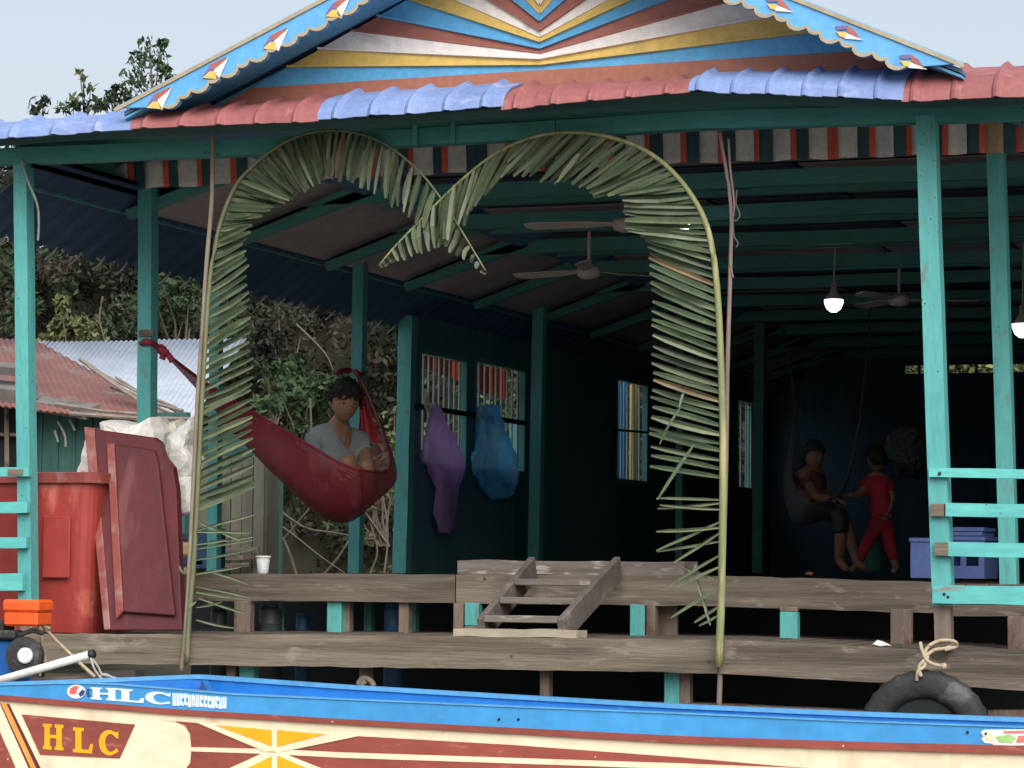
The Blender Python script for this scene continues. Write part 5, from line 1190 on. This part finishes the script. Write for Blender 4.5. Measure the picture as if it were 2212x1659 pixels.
st = [((345,752,1.2),(345,754,1.2),(346,752,1.2)), ((432,818,1.6),(430,846,1.62),(434,822,1.7)), ((540,886,1.95),(528,958,2.02),(545,898,2.25)), ((600,922,2.05),(602,1034,2.15),(610,938,2.8)),
      ((662,958,2.05),(690,1112,2.30),(672,985,3.1)), ((735,1000,2.05),(752,1128,2.4),(740,1010,3.3)), ((795,1018,2.2),(806,1088,2.6),(790,1000,3.5)), ((842,1010,2.9),(850,1034,3.2),(775,965,3.7)),
      ((828,935,3.5),(834,952,3.6),(779,895,3.9)), ((803,868,3.9),(805,874,3.95),(777,850,4.05)), ((776,812,4.24),(777,812,4.24),(774,812,4.24))]
hm = hammock('dark red hammock slung between two teal posts with a man sitting in it', st, M_ham, mt=M_hem)
MB().grid(lambda s, t: P(778+s*6+t*(4+32*(s**.0)*s), 842+s*112, 3.35+.4*(1-s)) + Vector((0, .02*math.sin(t*9), 0)), 10, 8).build('fold', M_hamr, hm, smooth=True, solid=.004)
for tab in ([(345,752,1.2),(332,744,1.15),(318,738,1.08),(306,742,1.12)],[(348,754,1.2),(352,768,1.2),(350,776,1.2)],[(356,758,1.22),(368,772,1.2),(372,782,1.2)],[(776,812,4.24),(770,804,4.25),(762,800,4.28),(740,800,4.2),(728,806,4.1)],[(776,812,4.24),(784,806,4.3)]):
    MB().tube(apath(tab, 1, 8), .018, 7).build('knot', M_hem, hm, smooth=True)
MB().tube(apath([(340,750),(352,758),(362,764)], 1.2, 6), [.02,.03,.028,.03,.02,.024,.015], 7).build('knot', M_hem, hm, smooth=True)
# ---- dim person in a grey hammock on the right
YD = 7.2
M_dim = mat('grey_net_hammock', (.13,.125,.12), (.09,.09,.09), .8, 30, (1,1,1), .2, alpha=.6)
st2 = [((1716,870,YD+.6),(1716,870,YD+.6),(1717,870,YD+.6)), ((1712,960,YD+.2),(1706,960,YD+.3),(1728,960,YD+.5)), ((1712,1040,YD-.2),(1694,1050,YD+.1),(1750,1040,YD+.6)), ((1745,1085,YD-.35),(1712,1125,YD),(1770,1080,YD+.5)),
       ((1785,1080,YD-.3),(1760,1130,YD),(1800,1070,YD+.4)), ((1815,1060,YD-.2),(1812,1085,YD),(1822,1055,YD+.3)), ((1838,1000,YD),(1840,1010,YD+.1),(1842,1000,YD+.1)), ((1858,900,YD+.3),(1858,901,YD+.3),(1859,900,YD+.3))]
h2 = hammock('dim grey net hammock hanging in the dark right part of the room', st2, M_dim)
MB().tube([P(1716,870,YD+.6), P(1706,780,YD+1), P(1690,700,YD+1.4)], .01, 6).build('cord', M_dim, h2); MB().tube([P(1858,900,YD+.3), P(1872,780,YD+.9), P(1880,660,YD+1.2)], .01, 6).build('cord', M_dim, h2)
p2 = thing('person', 'dim figure sitting in the grey hammock with one bare foot on the floor', 'person', P(1800,1235,YD))
hc2 = P(1757,985,YD+.1); mb = MB(); f2, u2, r2_ = head_mesh(mb, hc2, (.8,-.6,-.1), (0,0,1), .21)
nd = {'pel': (P(1745,1095,YD+.05), .11), 'ch': (P(1748,1045,YD+.08), (.12,.10)), 'uc': (P(1752,1020,YD+.1), .085), 'nk': (P(1756,1003,YD+.1), .05), 'sl': (P(1735,1028,YD), .05), 'el': (P(1762,1075,YD-.15), .038), 'wl': (P(1795,1078,YD-.2), .025),
      'sr': (P(1768,1028,YD+.2), .05), 'er': (P(1785,1070,YD+.1), .038), 'wr': (P(1812,1075,YD-.05), .025), 'h1': (P(1765,1098,YD-.03), .085), 'k1': (P(1815,1100,YD-.2), .06), 'c1': (P(1817,1155,YD-.2), .05), 'a1': (P(1812,1212,YD-.15), .035), 't1': (P(1832,1232,YD-.2), .026),
      'h2': (P(1765,1100,YD+.12), .08), 'k2': (P(1825,1120,YD+.15), .055), 'a2': (P(1850,1215,YD+.1), .034), 't2': (P(1872,1230,YD+.1), .026)}
mb.add(*skin_mesh(*chain((nd, [['pel','ch','uc','nk'],['uc','sl','el','wl'],['uc','sr','er','wr'],['pel','h1','k1','c1','a1','t1'],['pel','h2','k2','a2','t2']]))))
for vf in hand(None, nd['wl'][0], (.9,-.2,-.1), (0,0,-1), 1., .5, 1): mb.add(*vf)
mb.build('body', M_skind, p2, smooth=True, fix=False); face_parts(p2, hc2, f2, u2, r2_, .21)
MB().add(*hair_mesh(hc2, f2, u2, r2_, .21, 5, -.3, .15)).build('hair', M_hair, p2, smooth=True, solid=.006)
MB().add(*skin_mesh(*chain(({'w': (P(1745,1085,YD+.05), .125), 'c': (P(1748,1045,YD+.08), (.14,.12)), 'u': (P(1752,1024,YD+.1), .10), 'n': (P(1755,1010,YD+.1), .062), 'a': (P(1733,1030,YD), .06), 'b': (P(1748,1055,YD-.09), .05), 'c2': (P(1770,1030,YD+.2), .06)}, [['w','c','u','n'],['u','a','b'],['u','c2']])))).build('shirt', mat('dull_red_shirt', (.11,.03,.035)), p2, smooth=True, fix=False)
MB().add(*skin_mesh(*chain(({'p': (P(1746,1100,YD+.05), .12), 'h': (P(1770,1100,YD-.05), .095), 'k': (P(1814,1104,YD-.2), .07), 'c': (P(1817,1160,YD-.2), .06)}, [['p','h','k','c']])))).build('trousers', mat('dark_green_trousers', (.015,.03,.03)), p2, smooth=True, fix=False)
# ---- child
YC = 7.6
chd = thing('person', 'small child in a red shirt and red trousers striding beside the grey hammock', 'person', P(1895,1240,YC))
hc3 = P(1893,990,YC); mb = MB(); f3, u3, r3 = head_mesh(mb, hc3, (-.8,.5,-.2), (0,0,1), .185)
cn = {'pel': (P(1903,1118,YC), .075), 'ch': (P(1900,1060,YC), (.075,.065)), 'uc': (P(1897,1035,YC), .06), 'nk': (P(1895,1015,YC), .032), 'sl': (P(1876,1042,YC-.05), .036), 'el': (P(1856,1068,YC-.1), .027), 'wl': (P(1830,1070,YC-.2), .019),
      'sr': (P(1918,1046,YC+.05), .036), 'er': (P(1928,1080,YC+.03), .027), 'wr': (P(1918,1105,YC-.05), .019),
      'h1': (P(1892,1130,YC-.02), .055), 'k1': (P(1872,1175,YC-.05), .04), 'a1': (P(1850,1222,YC-.05), .026), 't1': (P(1836,1234,YC-.08), .02), 'h2': (P(1914,1130,YC+.03), .055), 'k2': (P(1922,1180,YC), .04), 'a2': (P(1936,1226,YC), .026), 't2': (P(1928,1236,YC-.06), .02)}
mb.add(*skin_mesh(*chain((cn, [['pel','ch','uc','nk'],['uc','sl','el','wl'],['uc','sr','er','wr'],['pel','h1','k1','a1','t1'],['pel','h2','k2','a2','t2']]))))
for vf in hand(None, cn['wl'][0], (-.9,-.2,.1), (0,0,-1), .6, .5, 1): mb.add(*vf)
for vf in hand(None, cn['wr'][0], (-.3,-.3,-.8), (0,-1,0), .6, .5, 1): mb.add(*vf)
mb.build('body', M_skin, chd, smooth=True, fix=False); face_parts(chd, hc3, f3, u3, r3, .185)
MB().add(*hair_mesh(hc3, f3, u3, r3, .185, 8, -.3, .15)).build('hair', M_hair, chd, smooth=True, solid=.006)
M_cr = mat('childs_red_cloth', (.55,.035,.08), (.45,.03,.065), .8, 8, (1,1,1), .3)
MB().add(*skin_mesh(*chain(({'w': (P(1904,1122,YC), .098), 'c': (P(1901,1065,YC), (.092,.08)), 'u': (P(1897,1036,YC), .074), 'n': (P(1896,1024,YC), .046), 'a': (P(1875,1043,YC-.05), .047), 'b': (P(1862,1060,YC-.08), .042), 'd': (P(1919,1047,YC+.05), .047), 'e': (P(1926,1066,YC+.04), .042)}, [['w','c','u','n'],['u','a','b'],['u','d','e']])))).build('shirt', M_cr, chd, smooth=True, fix=False)
MB().add(*skin_mesh(*chain(({'w': (P(1903,1100,YC), .074), 'p': (P(1903,1116,YC), .080), 'h1': (P(1890,1142,YC-.02), .060), 'k1': (P(1872,1176,YC-.05), .050), 'a1': (P(1853,1214,YC-.05), .038), 'h2': (P(1916,1142,YC+.03), .060), 'k2': (P(1922,1180,YC), .050), 'a2': (P(1934,1214,YC), .038)}, [['w','p','h1','k1','a1'],['p','h2','k2','a2']])))).build('trousers', mat('childs_dark_red_cloth', (.45,.03,.055), (.36,.025,.045), .8, 8, (1,1,1), .3), chd, smooth=True, fix=False)
# ---- crates, bucket, bundle
M_crate = mat('blue_crate_plastic', (.11,.17,.42), (.09,.14,.36), .5, 4, (1,1,1), .1)
def crate(label, u0, v0, u1, v1, Y, d, slot):
    p, q = P(u0,v1,Y), P(u1,v0,Y); t = thing('crate', label, 'crate', ((p.x+q.x)/2, Y+d/2, p.z), 'blue plastic crates'); x0,x1,z0,z1 = p.x,q.x,p.z,q.z; th = .015
    if slot:
        MB().box((x0,Y,z0),(x1,Y+th,z0+(z1-z0)*.3)).build('front_wall', M_crate, t); MB().box((x0,Y,z1-(z1-z0)*.25),(x1,Y+th,z1)).build('top_rail', M_crate, t)
        for k in range(3): xx = x0+(x1-x0-.03)*k/2; MB().box((xx,Y,z0+(z1-z0)*.3),(xx+.03,Y+th,z1-(z1-z0)*.25)).build('upright', M_crate, t)
    else: MB().box((x0,Y,z0),(x1,Y+th,z1)).build('front_wall', M_crate, t, bevel=.004)
    MB().box((x0,Y+d-th,z0),(x1,Y+d,z1)).build('back_wall', M_crate, t)
    for xx in (x0, x1-th): MB().box((xx,Y+th,z0),(xx+th,Y+d-th,z1)).build('side_wall', M_crate, t)
    MB().box((x0+th,Y+th,z0),(x1-th,Y+d-th,z0+th)).build('bottom', M_crate, t)
    MB().add(*loft([[Vector((x,y,z)) for x,y in rbox(x0-e,x1+e,Y-e,Y+d+e,.02,2)] for e, z in ((.006,z1-.02),(.010,z1-.018),(.010,z1+.001),(.004,z1+.003))], False)).build('rim', M_crate, t)
crate('solid blue crate standing left of the right porch post', 1966, 1163, 2040, 1249, 2.2, .42, False)
crate('open sided blue crate seen through the bars of the right railing', 2036, 1160, 2126, 1249, 2.4, .4, True)
crate('blue crate lying on top of the open sided one behind the railing', 2044, 1140, 2122, 1158, 2.45, .36, False)
bk = thing('bucket', 'dark green bucket on the floor behind the child', 'bucket', P(1891,1236,YC+.5)); c0 = P(1891,1236,YC+.5)
MB().lathe(c0, [(.085,0),(.09,.02),(.11,.24)], 20).build('wall', mat('green_plastic', (.02,.13,.095)), bk, smooth=True); MB().lathe(c0+Vector((0,0,.24)), [(.112,0),(.118,.003),(.118,.015),(.105,.016)], 20).build('rim', mat('green_plastic', (.02,.13,.095)), bk)
MB().tube([c0+Vector((-.115,0,.24)), c0+Vector((0,-.05,.33)), c0+Vector((.115,0,.24))], .004, 6).build('handle', M_bar, bk)
M_film = mat('glossy_dark_plastic_film', (.06,.09,.09), (.03,.05,.055), .25, 4, (1,3,1), .8, spec=.9, bdist=.05)
crumple('plastic_bundle', 'bundle wrapped in shiny dark plastic film behind the child', 'bundle', [(1905,935),(1945,915),(1985,920),(1995,960),(1990,1010),(1960,1030),(1925,1025),(1908,985)], 9.0, .5, M_film, 31, .05)
crumple('fish', 'reddish scrap lying on the floor edge left of the hammock figure', 'scrap', [(1735,1240),(1745,1235),(1756,1236),(1752,1243),(1740,1243)], 3.0, .05, mat('reddish_scrap', (.30,.09,.07)), 8, .004).name = 'cloth_scrap'
crumple('litter', 'small white litter scrap on the lower deck beam near the tyre', 'litter', [(1880,1392),(1892,1383),(1905,1386),(1925,1394),(1900,1398)], .0, .04, M_sack, 4, .006)
